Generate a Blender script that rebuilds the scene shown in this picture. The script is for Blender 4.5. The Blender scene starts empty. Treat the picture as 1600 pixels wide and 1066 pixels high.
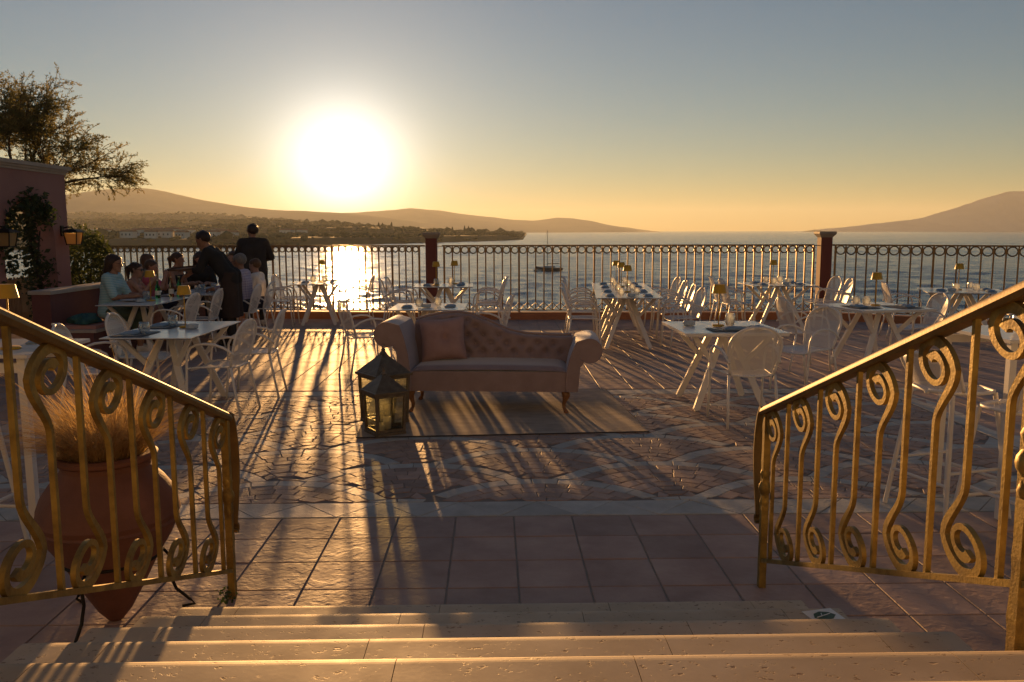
import bpy, bmesh, math, random
import numpy as np
from mathutils import Vector, Matrix, Euler
R = math.radians
random.seed(7)
rng = np.random.default_rng(7)
SC = bpy.context.scene
COL = SC.collection

# ------------------------------------------------------------------ camera
cam_d = bpy.data.cameras.new('camera')
cam = bpy.data.objects.new('camera', cam_d)
COL.objects.link(cam)
cam_d.sensor_width = 36.0
cam_d.lens = 36.0 * 1337.0 / 1600.0
cam_d.clip_start = 0.05
cam_d.clip_end = 80000.0
cam.matrix_world = (Matrix.Translation((0, 0, 1.68)) @ Matrix.Rotation(R(90 - 7.33), 4, 'X')
                    @ Matrix.Rotation(R(-0.15), 4, 'Z'))
SC.camera = cam

# ------------------------------------------------------------------ sun and sky
SUN_EL, SUN_AZ = 4.05, -10.9          # degrees; azimuth from +Y, positive to the right
SUN_DIR = Vector((math.sin(R(SUN_AZ)) * math.cos(R(SUN_EL)), math.cos(R(SUN_AZ)) * math.cos(R(SUN_EL)), math.sin(R(SUN_EL))))
sun_d = bpy.data.lights.new('sun', 'SUN')
sun_d.energy = 5.0
sun_d.angle = R(0.6)
sun_d.color = (1.0, 0.51, 0.17)
sun = bpy.data.objects.new('sun', sun_d)
COL.objects.link(sun)
sun.rotation_euler = SUN_DIR.to_track_quat('Z', 'Y').to_euler()

world = bpy.data.worlds.new('World')
SC.world = world
world.use_nodes = True
wn, wl = world.node_tree.nodes, world.node_tree.links
wn.clear()
out = wn.new('ShaderNodeOutputWorld')
sky = wn.new('ShaderNodeTexSky')
sky.sky_type = 'NISHITA'
sky.sun_disc = False
sky.sun_elevation = R(SUN_EL)
sky.sun_rotation = R(SUN_AZ)
sky.altitude = 10
sky.air_density = 1.0
sky.dust_density = 0.02
sky.ozone_density = 2.5
SKY_STRENGTH = 0.05
bg = wn.new('ShaderNodeBackground')
bg.inputs['Strength'].default_value = SKY_STRENGTH
wl.new(sky.outputs[0], bg.inputs['Color'])
# hazy aureole round the sun: brightness falls off with the angle from the sun's direction
tc = wn.new('ShaderNodeTexCoord')
dot = wn.new('ShaderNodeVectorMath'); dot.operation = 'DOT_PRODUCT'
dot.inputs[1].default_value = SUN_DIR
wl.new(tc.outputs['Generated'], dot.inputs[0])
acos = wn.new('ShaderNodeMath'); acos.operation = 'ARCCOSINE'
wl.new(dot.outputs['Value'], acos.inputs[0])
def lobe(width_deg, power, color, strength):
    d = wn.new('ShaderNodeMath'); d.operation = 'DIVIDE'; d.inputs[1].default_value = R(width_deg)
    wl.new(acos.outputs[0], d.inputs[0])
    p = wn.new('ShaderNodeMath'); p.operation = 'POWER'; p.inputs[1].default_value = power
    wl.new(d.outputs[0], p.inputs[0])
    m = wn.new('ShaderNodeMath'); m.operation = 'MULTIPLY'; m.inputs[1].default_value = -1
    wl.new(p.outputs[0], m.inputs[0])
    e = wn.new('ShaderNodeMath'); e.operation = 'EXPONENT'
    wl.new(m.outputs[0], e.inputs[0])
    s = wn.new('ShaderNodeMath'); s.operation = 'MULTIPLY'; s.inputs[1].default_value = strength
    wl.new(e.outputs[0], s.inputs[0])
    b = wn.new('ShaderNodeBackground'); b.inputs['Color'].default_value = (*color, 1)
    wl.new(s.outputs[0], b.inputs['Strength'])
    return b
prev = bg
for args in ((3.2, 1.8, (1.0, 0.92, 0.82), 0.85), (6.6, 1.4, (1.0, 0.81, 0.60), 0.26), (14.0, 1.3, (1.0, 0.68, 0.42), 0.08)):
    a = wn.new('ShaderNodeAddShader')
    wl.new(prev.outputs[0], a.inputs[0]); wl.new(lobe(*args).outputs[0], a.inputs[1])
    prev = a
wl.new(prev.outputs[0], out.inputs['Surface'])

SC.view_settings.view_transform = 'Standard'
SC.view_settings.look = 'None'
SC.view_settings.gamma = 1.0
SC.view_settings.use_curve_mapping = False
SC.view_settings.exposure = 0.93
SC.render.engine = 'CYCLES'
SC.cycles.use_denoising = True
SC.cycles.max_bounces = 8
SC.cycles.transparent_max_bounces = 24
SC.cycles.volume_bounces = 0
SC.cycles.sample_clamp_indirect = 4.0
HAZE_DENSITY = 7e-5

# ------------------------------------------------------------------ materials
MATS = {}
def mat(name, col=(.5, .5, .5), rough=.5, metal=0.0, col2=None, var_scale=3.0, detail=4.0, bump=0.0, bump_scale=60.0,
        piece=0.0, spec=.5, trans=0.0, ior=1.45, sheen=0.0, holes=None, subsurf=0.0, rough2=None, coat=0.0, stretch=None, bump2=None):
    """Principled material; col..col2 mixed by noise in world position, piece = random value shift per object."""
    if name in MATS: return MATS[name]
    m = bpy.data.materials.new(name); m.use_nodes = True
    n, l = m.node_tree.nodes, m.node_tree.links
    b = n['Principled BSDF']
    b.inputs['Roughness'].default_value = rough
    b.inputs['Metallic'].default_value = metal
    b.inputs['Specular IOR Level'].default_value = spec
    b.inputs['IOR'].default_value = ior
    b.inputs['Transmission Weight'].default_value = trans
    b.inputs['Coat Weight'].default_value = coat
    if sheen:
        b.inputs['Sheen Weight'].default_value = sheen; b.inputs['Sheen Roughness'].default_value = .4
    g = n.new('ShaderNodeNewGeometry')
    vec = g.outputs['Position']
    if stretch:
        mp = n.new('ShaderNodeVectorMath'); mp.operation = 'MULTIPLY'; mp.inputs[1].default_value = stretch
        l.new(vec, mp.inputs[0]); vec = mp.outputs[0]
    colsock = None
    if col2 is not None:
        t = n.new('ShaderNodeTexNoise'); t.inputs['Scale'].default_value = var_scale; t.inputs['Detail'].default_value = detail
        t.inputs['Roughness'].default_value = .6
        l.new(vec, t.inputs['Vector'])
        r = n.new('ShaderNodeValToRGB'); r.color_ramp.elements[0].position = .32; r.color_ramp.elements[1].position = .68
        r.color_ramp.elements[0].color = (*col, 1); r.color_ramp.elements[1].color = (*col2, 1)
        l.new(t.outputs['Fac'], r.inputs['Fac']); colsock = r.outputs['Color']
        if rough2 is not None:
            mr = n.new('ShaderNodeMapRange'); mr.inputs['From Min'].default_value = .3; mr.inputs['From Max'].default_value = .7
            mr.inputs['To Min'].default_value = rough; mr.inputs['To Max'].default_value = rough2
            l.new(t.outputs['Fac'], mr.inputs['Value']); l.new(mr.outputs[0], b.inputs['Roughness'])
    if piece:
        oi = n.new('ShaderNodeObjectInfo')
        hs = n.new('ShaderNodeHueSaturation')
        mr = n.new('ShaderNodeMapRange'); mr.inputs['To Min'].default_value = 1 - piece; mr.inputs['To Max'].default_value = 1 + piece
        l.new(oi.outputs['Random'], mr.inputs['Value']); l.new(mr.outputs[0], hs.inputs['Value'])
        if colsock: l.new(colsock, hs.inputs['Color'])
        else: hs.inputs['Color'].default_value = (*col, 1)
        colsock = hs.outputs['Color']
    if colsock: l.new(colsock, b.inputs['Base Color'])
    else: b.inputs['Base Color'].default_value = (*col, 1)
    if bump:
        t = n.new('ShaderNodeTexNoise'); t.inputs['Scale'].default_value = bump_scale; t.inputs['Detail'].default_value = 5
        l.new(vec, t.inputs['Vector'])
        bp = n.new('ShaderNodeBump'); bp.inputs['Strength'].default_value = bump; bp.inputs['Distance'].default_value = .01
        h = t.outputs['Fac']
        if bump2:
            v = n.new('ShaderNodeTexNoise'); v.inputs['Scale'].default_value = bump2[0]; v.inputs['Detail'].default_value = 3
            l.new(vec, v.inputs['Vector'])
            rr = n.new('ShaderNodeValToRGB'); rr.color_ramp.elements[0].position = bump2[1]; rr.color_ramp.elements[1].position = bump2[1] + .06
            l.new(v.outputs['Fac'], rr.inputs['Fac'])
            mm = n.new('ShaderNodeMath'); mm.operation = 'MULTIPLY_ADD'; mm.inputs[1].default_value = bump2[2]
            l.new(rr.outputs['Color'], mm.inputs[0]); l.new(h, mm.inputs[2]); h = mm.outputs[0]
        l.new(h, bp.inputs['Height']); l.new(bp.outputs[0], b.inputs['Normal'])
    if subsurf:
        tr = n.new('ShaderNodeBsdfTranslucent')
        if colsock: l.new(colsock, tr.inputs['Color'])
        else: tr.inputs['Color'].default_value = (*col, 1)
        mx = n.new('ShaderNodeMixShader'); mx.inputs[0].default_value = subsurf
        l.new(b.outputs[0], mx.inputs[1]); l.new(tr.outputs[0], mx.inputs[2])
        l.new(mx.outputs[0], n['Material Output'].inputs['Surface'])
    if holes:      # perforated sheet: round holes on a grid in the object's own space
        o = n.new('ShaderNodeTexCoord')
        s = n.new('ShaderNodeVectorMath'); s.operation = 'MULTIPLY'; s.inputs[1].default_value = (holes[0],) * 3
        l.new(o.outputs['UV'], s.inputs[0])
        f = n.new('ShaderNodeVectorMath'); f.operation = 'FRACTION'; l.new(s.outputs[0], f.inputs[0])
        d = n.new('ShaderNodeVectorMath'); d.operation = 'DISTANCE'; d.inputs[1].default_value = (.5, .5, 0)
        l.new(f.outputs[0], d.inputs[0])
        c = n.new('ShaderNodeMath'); c.operation = 'LESS_THAN'; c.inputs[1].default_value = holes[1]
        l.new(d.outputs['Value'], c.inputs[0])
        tb = n.new('ShaderNodeBsdfTransparent')
        mx = n.new('ShaderNodeMixShader')
        l.new(c.outputs[0], mx.inputs[0]); l.new(b.outputs[0], mx.inputs[1]); l.new(tb.outputs[0], mx.inputs[2])
        l.new(mx.outputs[0], n['Material Output'].inputs['Surface'])
    MATS[name] = m
    return m

# ------------------------------------------------------------------ mesh building
class MB:
    def __init__(s): s.v = []; s.f = []; s.uv = None
    def add(s, vs, fs):
        k = len(s.v); s.v.extend([tuple(p) for p in vs]); s.f.extend([tuple(i + k for i in f) for f in fs]); return s
    def box(s, c, d, rz=0):
        hx, hy, hz = d[0] / 2, d[1] / 2, d[2] / 2
        ca, sa = math.cos(rz), math.sin(rz)
        vs = []
        for z in (-hz, hz):
            for x, y in ((-hx, -hy), (hx, -hy), (hx, hy), (-hx, hy)):
                vs.append((c[0] + x * ca - y * sa, c[1] + x * sa + y * ca, c[2] + z))
        return s.add(vs, [(3, 2, 1, 0), (4, 5, 6, 7), (0, 1, 5, 4), (1, 2, 6, 5), (2, 3, 7, 6), (3, 0, 4, 7)])
    def cbox(s, c, d, ch=.005, bottom=False):
        """box with chamfered top (and bottom) edges and corners"""
        hx, hy, hz = d[0] / 2, d[1] / 2, d[2] / 2
        def ring(x, y, z): return [(c[0] - x, c[1] - y, c[2] + z), (c[0] + x, c[1] - y, c[2] + z), (c[0] + x, c[1] + y, c[2] + z), (c[0] - x, c[1] + y, c[2] + z)]
        rings = [ring(hx - ch, hy - ch, -hz), ring(hx, hy, -hz + ch)] if bottom else [ring(hx, hy, -hz)]
        rings += [ring(hx, hy, hz - ch), ring(hx - ch, hy - ch, hz)]
        return s.loft(rings, caps=True)
    def loft(s, rings, caps=False, closed=True):
        n = len(rings[0]); k = len(s.v)
        for r in rings: s.v.extend([tuple(p) for p in r])
        for i in range(len(rings) - 1):
            for j in range(n if closed else n - 1):
                a, b = k + i * n + j, k + i * n + (j + 1) % n
                s.f.append((a, b, b + n, a + n))
        if caps:
            s.f.append(tuple(range(k + n - 1, k - 1, -1)))
            e = k + (len(rings) - 1) * n
            s.f.append(tuple(range(e, e + n)))
        return s
    def lathe(s, prof, n=20, c=(0, 0, 0), caps=True, axis='z'):
        rings = []
        for r, z in prof:
            ring = []
            for j in range(n):
                a = 2 * math.pi * j / n
                ring.append((c[0] + r * math.cos(a), c[1] + r * math.sin(a), c[2] + z))
            rings.append(ring)
        return s.loft(rings, caps)
    def bar(s, p, q, w, h, up=(0, 0, 1)):
        """rectangular bar from p to q, w across, h along up"""
        p, q = Vector(p), Vector(q); d = (q - p).normalized(); u = Vector(up)
        if abs(d.dot(u)) > .95: u = Vector((0, 1, 0))
        sd = d.cross(u).normalized(); u = sd.cross(d)
        rings = [[c + sd * (a * w / 2) + u * (b * h / 2) for a, b in ((-1, -1), (1, -1), (1, 1), (-1, 1))] for c in (p, q)]
        return s.loft(rings, True)
    def tube(s, pts, r, n=8, caps=True, closed=False):
        pts = [Vector(p) for p in pts]; m = len(pts)
        rr = r if hasattr(r, '__len__') else [r] * m
        tang = []
        for i in range(m):
            a = pts[(i - 1) % m] if (closed or i > 0) else pts[0]
            b = pts[(i + 1) % m] if (closed or i < m - 1) else pts[-1]
            t = (b - a); tang.append(t.normalized() if t.length > 1e-9 else Vector((0, 0, 1)))
        u = Vector((0, 0, 1)) if abs(tang[0].z) < .9 else Vector((0, 1, 0))
        u = (u - tang[0] * u.dot(tang[0])).normalized()
        rings = []
        for i in range(m):
            u = u - tang[i] * u.dot(tang[i])
            u = u.normalized() if u.length > 1e-6 else tang[i].orthogonal().normalized()
            w = tang[i].cross(u)
            rings.append([pts[i] + (u * math.cos(2 * math.pi * j / n) + w * math.sin(2 * math.pi * j / n)) * rr[i] for j in range(n)])
        if closed:
            k = len(s.v); 
            for r_ in rings: s.v.extend([tuple(p) for p in r_])
            for i in range(m):
                for j in range(n):
                    a, b = k + i * n + j, k + i * n + (j + 1) % n
                    c, d = k + ((i + 1) % m) * n + j, k + ((i + 1) % m) * n + (j + 1) % n
                    s.f.append((a, b, d, c))
            return s
        return s.loft(rings, caps)
    def grid(s, P):
        """P: rows of points -> quads"""
        k = len(s.v); h, w = len(P), len(P[0])
        for row in P: s.v.extend([tuple(p) for p in row])
        for i in range(h - 1):
            for j in range(w - 1):
                a = k + i * w + j; s.f.append((a, a + 1, a + w + 1, a + w))
        return s
    def mesh(s, name, m=None, smooth=None):
        me = bpy.data.meshes.new(name); me.from_pydata(s.v, [], s.f)
        if m: me.materials.append(m)
        if smooth is not None:
            me.polygons.foreach_set('use_smooth', [True] * len(me.polygons))
            if smooth < 179: me.set_sharp_from_angle(angle=R(smooth))
        me.update()
        return me
    def build(s, name, m=None, parent=None, smooth=None, **tags):
        return link(name, s.mesh(name, m, smooth), parent, **tags)

def link(name, me, parent=None, label=None, cat=None, group=None, kind=None, loc=None, rz=None):
    o = bpy.data.objects.new(name, me); COL.objects.link(o)
    if parent is not None: o.parent = parent
    if label: o['label'] = label
    if cat: o['category'] = cat
    if group: o['group'] = group
    if kind: o['kind'] = kind
    if loc is not None: o.location = loc
    if rz is not None: o.rotation_euler = (0, 0, rz)
    return o
def empty(name, loc=(0, 0, 0), rz=0, **tags): return link(name, None, loc=loc, rz=rz, **tags)
def copy_tree(o, parent=None):
    c = o.copy(); COL.objects.link(c); c.parent = parent
    for ch in KIDS.get(o, list(o.children)): copy_tree(ch, c)
    return c
KIDS = {}
def place(proto, loc, rz=0, label=None, group=None, first=None, scale=None):
    """put the prototype itself the first time, a copy of it and its parts afterwards"""
    if proto not in KIDS:
        def walk(x):
            KIDS[x] = list(x.children)
            for y in KIDS[x]: walk(y)
        walk(proto); proto['used'] = 0
    if not proto['used']: o = proto; proto['used'] = 1
    else: o = copy_tree(proto)
    if 'used' in o and o is not proto: del o['used']
    o.location = loc; o.rotation_euler = (0, 0, rz)
    if scale: o.scale = (scale,) * 3
    if label: o['label'] = label
    if group: o['group'] = group
    return o
def smoothstep(a, b, x):
    t = np.clip((x - a) / (b - a), 0, 1); return t * t * (3 - 2 * t)
def vnoise(x, y, seed=0, oct=4, lac=2.0, gain=.5):
    """value noise on numpy arrays, about -1..1"""
    x = np.asarray(x, float); y = np.asarray(y, float); tot = np.zeros(np.broadcast(x, y).shape); amp = 1.0; norm = 0
    for o in range(oct):
        xi = np.floor(x).astype(np.int64); yi = np.floor(y).astype(np.int64); fx = x - xi; fy = y - yi
        def h(a, b):
            n = (a * 374761393 + b * 668265263 + (seed + o) * 1442695041) & 0x7fffffff
            n = ((n ^ (n >> 13)) * 1274126177) & 0x7fffffff
            return ((n ^ (n >> 16)) & 0xffff) / 32767.5 - 1
        ux = fx * fx * (3 - 2 * fx); uy = fy * fy * (3 - 2 * fy)
        v = (h(xi, yi) * (1 - ux) + h(xi + 1, yi) * ux) * (1 - uy) + (h(xi, yi + 1) * (1 - ux) + h(xi + 1, yi + 1) * ux) * uy
        tot += amp * v; norm += amp; amp *= gain; x = x * lac + 17.3; y = y * lac - 9.1
    return tot / norm
# ================================================================== sea and land
SEA = -10.3
def sea_material():
    m = bpy.data.materials.new('sea_water'); m.use_nodes = True
    n, l = m.node_tree.nodes, m.node_tree.links
    b = n['Principled BSDF']
    b.inputs['Base Color'].default_value = (.018, .070, .100, 1)
    b.inputs['Roughness'].default_value = .16
    b.inputs['IOR'].default_value = 1.33
    g = n.new('ShaderNodeNewGeometry')
    def wave(sx, sy, scale, det):
        v = n.new('ShaderNodeVectorMath'); v.operation = 'MULTIPLY'; v.inputs[1].default_value = (sx, sy, 1)
        l.new(g.outputs['Position'], v.inputs[0])
        t = n.new('ShaderNodeTexNoise'); t.inputs['Scale'].default_value = scale; t.inputs['Detail'].default_value = det
        t.inputs['Roughness'].default_value = .55; t.inputs['Distortion'].default_value = .3
        l.new(v.outputs[0], t.inputs['Vector']); return t.outputs['Fac']
    c = wave(.6, 1, 1.3, 3)
    bp = n.new('ShaderNodeBump'); bp.inputs['Strength'].default_value = .6; bp.inputs['Distance'].default_value = .35
    l.new(c, bp.inputs['Height']); l.new(bp.outputs[0], b.inputs['Normal'])
    return m
sea_m = sea_material()
# one sheet to the horizon; wind waves are real relief up to two and a half kilometres out
wr = np.random.default_rng(3)
WAVES = []
for k in range(46):
    lam = float(np.exp(wr.uniform(math.log(1.6), math.log(26)))); th = R(-118) + wr.normal(0, .55)
    WAVES.append((2 * math.pi / lam, math.cos(th), math.sin(th), lam * .0040 * wr.uniform(.6, 1.4) * min(1, (14 / lam) ** .6), wr.uniform(0, 6.283)))
def sea_height(X, Y, step):
    h = np.zeros_like(X)
    gust = .75 + .45 * vnoise(X / 55, Y / 90, 77, 3)
    for kk, cx, cy, am, ph in WAVES:
        fade = np.clip((2 * math.pi / kk) / (step * 2.6) - .4, 0, 1)
        s = np.sin(kk * (cx * X + cy * Y) + ph); h += am * fade * (s + .25 * (s * s - .5))
    return h * gust
yr = [-300.0, -60.0, 17.0]
while yr[-1] < 2600: yr.append(yr[-1] + max(.38, yr[-1] * .0058))
yr += [3000, 3600, 4500, 6000, 8000, 10000, 12500]
rows = []; NC = 440
for y in yr:
    half = max(60.0, abs(y) * .74) if y < 2700 else max(abs(y) * .80, 2100)
    xs = np.linspace(-half, half, NC); Y_ = np.full(NC, y)
    z = np.zeros(NC) if (y < 16 or y > 2600) else sea_height(xs, Y_, max(.38, y * .0058)) * (1 - float(smoothstep(1500, 2600, y)))
    xs[0], xs[-1] = -13000, 13000
    rows.append(np.stack([xs, Y_, SEA + z], 1))
V = np.concatenate(rows); nr = len(yr)
ii = (np.arange(nr - 1)[:, None] * NC + np.arange(NC - 1)[None]).ravel()
F_ = np.stack([ii, ii + 1, ii + NC + 1, ii + NC], 1)
me = bpy.data.meshes.new('sea'); me.vertices.add(len(V)); me.vertices.foreach_set('co', V.ravel())
me.loops.add(F_.size); me.loops.foreach_set('vertex_index', F_.ravel().astype(np.int32))
me.polygons.add(len(F_)); me.polygons.foreach_set('loop_start', np.arange(0, F_.size, 4, dtype=np.int32)); me.polygons.foreach_set('use_smooth', np.ones(len(F_), dtype=bool))
me.update(calc_edges=True); me.materials.append(sea_m)
link('sea', me, kind='structure')

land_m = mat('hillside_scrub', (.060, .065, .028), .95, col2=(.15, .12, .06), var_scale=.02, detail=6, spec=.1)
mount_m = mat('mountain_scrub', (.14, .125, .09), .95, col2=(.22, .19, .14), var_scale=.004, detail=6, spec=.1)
HOR = 363.0
def skyline(pts, D):
    a = np.array(pts, float)
    return (a[:, 0] - 800) / 1337 * D, 1.68 + (HOR - a[:, 1]) * D / 1337
def range_mesh(name, pts, D, depth, nx, ny, seed, rough):
    X, Zt = skyline(pts, D)
    xs = np.linspace(X[0], X[-1], nx); zt = np.interp(xs, X, Zt)
    k = max(3, nx // 120); zt = np.convolve(np.pad(zt, k, mode='edge'), np.ones(2 * k + 1) / (2 * k + 1), 'valid')
    zt = zt + vnoise(xs / (depth * .12), xs * 0, seed, 5) * rough
    rows = []
    for j in range(ny):
        t = j / (ny - 1) * 2 - 1                    # -1 front foot, 0 crest, 1 rear foot
        y = D + t * depth
        prof = (1 - abs(t)) ** 1.25
        er = vnoise(xs / (depth * .10), np.full(nx, y / (depth * .16)), seed + 3, 5)
        z = SEA - 6 + (zt - SEA + 6) * np.clip(prof * (1 + .35 * er * (1 - prof) * 1.6), 0, 1.0)
        rows.append([(x, y, zz) for x, zz in zip(xs, z)])
    return MB().grid(rows).build(name, mount_m if name != 'distant_island' else mat('hazed_island_rock', (.36, .35, .36), .95, col2=(.44, .43, .43), var_scale=.004, spec=.1), smooth=180, kind='structure')  # island rock colour paled to stand in for thicker haze
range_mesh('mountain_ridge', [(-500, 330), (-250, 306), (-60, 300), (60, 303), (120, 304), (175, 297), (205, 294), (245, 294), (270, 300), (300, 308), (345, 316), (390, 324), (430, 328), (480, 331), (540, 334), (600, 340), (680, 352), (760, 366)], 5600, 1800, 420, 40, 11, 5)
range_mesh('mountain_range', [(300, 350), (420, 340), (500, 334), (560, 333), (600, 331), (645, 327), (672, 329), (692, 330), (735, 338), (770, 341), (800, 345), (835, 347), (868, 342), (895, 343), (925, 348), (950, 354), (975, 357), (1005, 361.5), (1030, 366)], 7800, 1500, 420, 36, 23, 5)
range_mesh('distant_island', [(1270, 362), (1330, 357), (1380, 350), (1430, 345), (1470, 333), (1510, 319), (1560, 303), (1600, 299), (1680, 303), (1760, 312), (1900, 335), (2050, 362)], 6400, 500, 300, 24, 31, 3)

# headland with its village shore: a height field behind a curved shoreline
sh_px = np.array([(-400, 395), (0, 391), (200, 389), (400, 386.5), (520, 384.5), (600, 382.5), (700, 380), (780, 378), (822, 376.5)])
sh_Y = 11.98 * 1337 / (sh_px[:, 1] - HOR); sh_X = (sh_px[:, 0] - 800) / 1337 * sh_Y
RIDGES = [   # crest distance, half depth, skyline points
    (1330, 230, [(-400, 352), (100, 362), (200, 366), (250, 362), (290, 357), (320, 353), (350, 352.5), (400, 354), (450, 355), (520, 356), (570, 355), (600, 356), (640, 358), (690, 362), (720, 364), (745, 363.5), (770, 363.5), (795, 367), (815, 372), (830, 378)]),
    (1900, 330, [(-400, 332), (60, 342), (130, 345), (200, 347), (260, 347), (330, 348), (380, 346.5), (420, 345.5), (470, 350), (540, 353), (600, 357), (680, 364), (740, 374)]),
    (2900, 500, [(-400, 322), (60, 332), (120, 333), (170, 335), (230, 335.5), (300, 333.5), (360, 337), (420, 343), (500, 349), (600, 358), (660, 370)]),
]
def land_height(X, Y):
    """ground height at world X, Y behind the shoreline (numpy arrays)"""
    px = 800 + X / Y * 1337
    ysh = np.interp(X, sh_X, sh_Y)
    d = (Y - ysh) * .8
    right = 16 + (Y - 1104) * .02 - X                     # metres to the sea on the tip's far side
    d = np.minimum(d, right)
    h = SEA - 3 + 9 * smoothstep(-15, 30, d) + .006 * np.maximum(d, 0)
    for D, w, pts in RIDGES:
        a = np.array(pts, float)
        zt = 1.68 + (HOR - np.interp(px, a[:, 0], a[:, 1])) * D / 1337
        g = np.exp(-((Y - D) / w) ** 2)
        h = np.maximum(h, SEA - 3 + (zt - SEA + 3) * g * smoothstep(-10, 70, d))
    return h + vnoise(X / 60, Y / 60, 5, 4) * 1.6 * smoothstep(0, 60, d)
ys = np.concatenate([np.linspace(560, 1500, 90), np.linspace(1520, 3600, 60)])
rows = []
for y in ys:
    xs = np.linspace(-.92, .06, 260) * y
    z = land_height(xs, np.full_like(xs, y))
    rows.append(list(zip(xs, np.full_like(xs, y), z)))
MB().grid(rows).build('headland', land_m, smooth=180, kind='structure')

# scrub and trees that cover the headland as one mass
ico_v = [(.05, .1, .80), (.89, 0, .45), (.28, .85, .45), (-.72, .53, .45), (-.72, -.53, .45), (.28, -.85, .45), (.8, .3, -.2), (0, .9, -.2), (-.8, .3, -.2), (-.5, -.7, -.2), (.5, -.7, -.2)]
ico_f = [(0, 1, 2), (0, 2, 3), (0, 3, 4), (0, 4, 5), (0, 5, 1), (1, 6, 2), (2, 7, 3), (3, 8, 4), (4, 9, 5), (5, 10, 1), (2, 6, 7), (3, 7, 8), (4, 8, 9), (5, 9, 10), (1, 10, 6)]
N = 60000
yy = np.where(rng.random(N) < .5, rng.uniform(640, 1450, N), np.where(rng.random(N) < .5, rng.uniform(1450, 2100, N), rng.uniform(2100, 3100, N)))
xx = rng.uniform(-.66, .02, N) * yy
dd = yy - np.interp(xx, sh_X, sh_Y)
ok = (dd > 4) & (xx < 8 + (yy - 1104) * .02) & (vnoise(xx / 70, yy / 70, 9, 4) + rng.uniform(-.25, .25, N) > -.10)
xx, yy = xx[ok][:11000], yy[ok][:11000]; zz = land_height(xx, yy); N = len(xx)
sz = rng.uniform(1.2, 3.6, N) * np.where(yy < 1500, 1, 1.5) * (1 + .8 * (rng.random(N) < .08)); el_ = rng.uniform(.6, 1.05, N); an = rng.uniform(0, 6.283, N)
iv = np.array(ico_v)
jit = rng.uniform(.7, 1.3, (N, len(iv)))
vx = xx[:, None] + sz[:, None] * jit * (iv[None, :, 0] * np.cos(an)[:, None] - iv[None, :, 1] * np.sin(an)[:, None])
vy = yy[:, None] + sz[:, None] * jit * (iv[None, :, 0] * np.sin(an)[:, None] + iv[None, :, 1] * np.cos(an)[:, None])
vz = zz[:, None] + (sz * el_)[:, None] * (jit * iv[None, :, 2] + .3)
mb = MB(); mb.v = np.stack([vx, vy, vz], -1).reshape(-1, 3).tolist()
mb.f = (np.array(ico_f)[None] + (np.arange(N) * len(iv))[:, None, None]).reshape(-1, 3).tolist()
mb.build('hillside_trees', mat('far_foliage', (.05, .065, .03), .9, col2=(.10, .11, .05), var_scale=.05, spec=.1), kind='stuff',
         label='hazy scrub and trees covering the far headland', cat='trees')

# village houses on the shore of the bay
white_m = mat('whitewash', (.72, .68, .60), .85)
rooft_m = mat('roof_tiles', (.34, .16, .09), .85)
shut_m = mat('dark_window', (.05, .06, .07), .4)
HOUSES = [(206, 700, 11, 5, 'low white house at the left end of the far bay shore, nearest the bush'),
 (226, 735, 14, 6, 'wide white house on the bay shore below the bare slope'), (241, 700, 9, 5, 'small white house at the water edge behind the ponytailed woman'),
 (252, 760, 16, 6, 'long pale house on the second row above the bay'), (263, 712, 12, 5, 'white house by the water left of the leaning waiter'),
 (276, 745, 12, 7, 'two storey pale house above the bay left of the leaning waiter'), (289, 715, 10, 5, 'small white shore house just left of the leaning waiter'),
 (333, 730, 14, 5, 'white shore house between the two waiters, left of the middle'), (352, 745, 12, 6, 'pale house between the two waiters, right of the middle'),
 (367, 735, 9, 5, 'small white house just left of the standing waiter'),
 (236, 905, 13, 6, 'pale house on the slope above the left of the village'), (262, 925, 11, 6, 'pale hillside house over the middle of the village'),
 (300, 985, 12, 6, 'pale hillside house over the leaning waiter'), (345, 1010, 15, 6, 'long pale hillside house right of the leaning waiter'),
 (452, 1020, 15, 6, 'pale hillside house right of the standing waiter'), (475, 1060, 11, 6, 'small pale hillside house below the sun'),
 (250, 1250, 14, 6, 'far pale house on the upper left slope'), (150, 1350, 14, 6, 'far pale house on the slope above the round bush'),
 (170, 900, 12, 6, 'pale house on the slope just above the round bush')]
for px, y, w, hgt, lab in HOUSES:
    x = (px - 800) / 1337 * y
    z = float(land_height(np.array([x]), np.array([float(y)]))[0])
    rz = random.uniform(-.35, .35)
    o = empty('house', (x, y, z), rz, label=lab, cat='house', group='village houses across the bay')
    MB().box((0, 0, hgt / 2 - 2), (w, w * .7, hgt + 4)).build('wall', white_m, o)
    rb = MB(); hw, hd, rh = w / 2 + .4, w * .35 + .4, 1.7
    rb.add([(-hw, -hd, hgt), (hw, -hd, hgt), (hw, hd, hgt), (-hw, hd, hgt), (-hw, 0, hgt + rh), (hw, 0, hgt + rh)],
           [(0, 1, 5, 4), (2, 3, 4, 5), (0, 4, 3), (1, 2, 5), (3, 2, 1, 0)])
    rb.build('roof', rooft_m, o)
    for i in range(3):
        MB().box(((i - 1) * w * .3, -w * .35 - .02, hgt * .55), (1.1, .12, 1.5)).build('window', shut_m, o)
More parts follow.
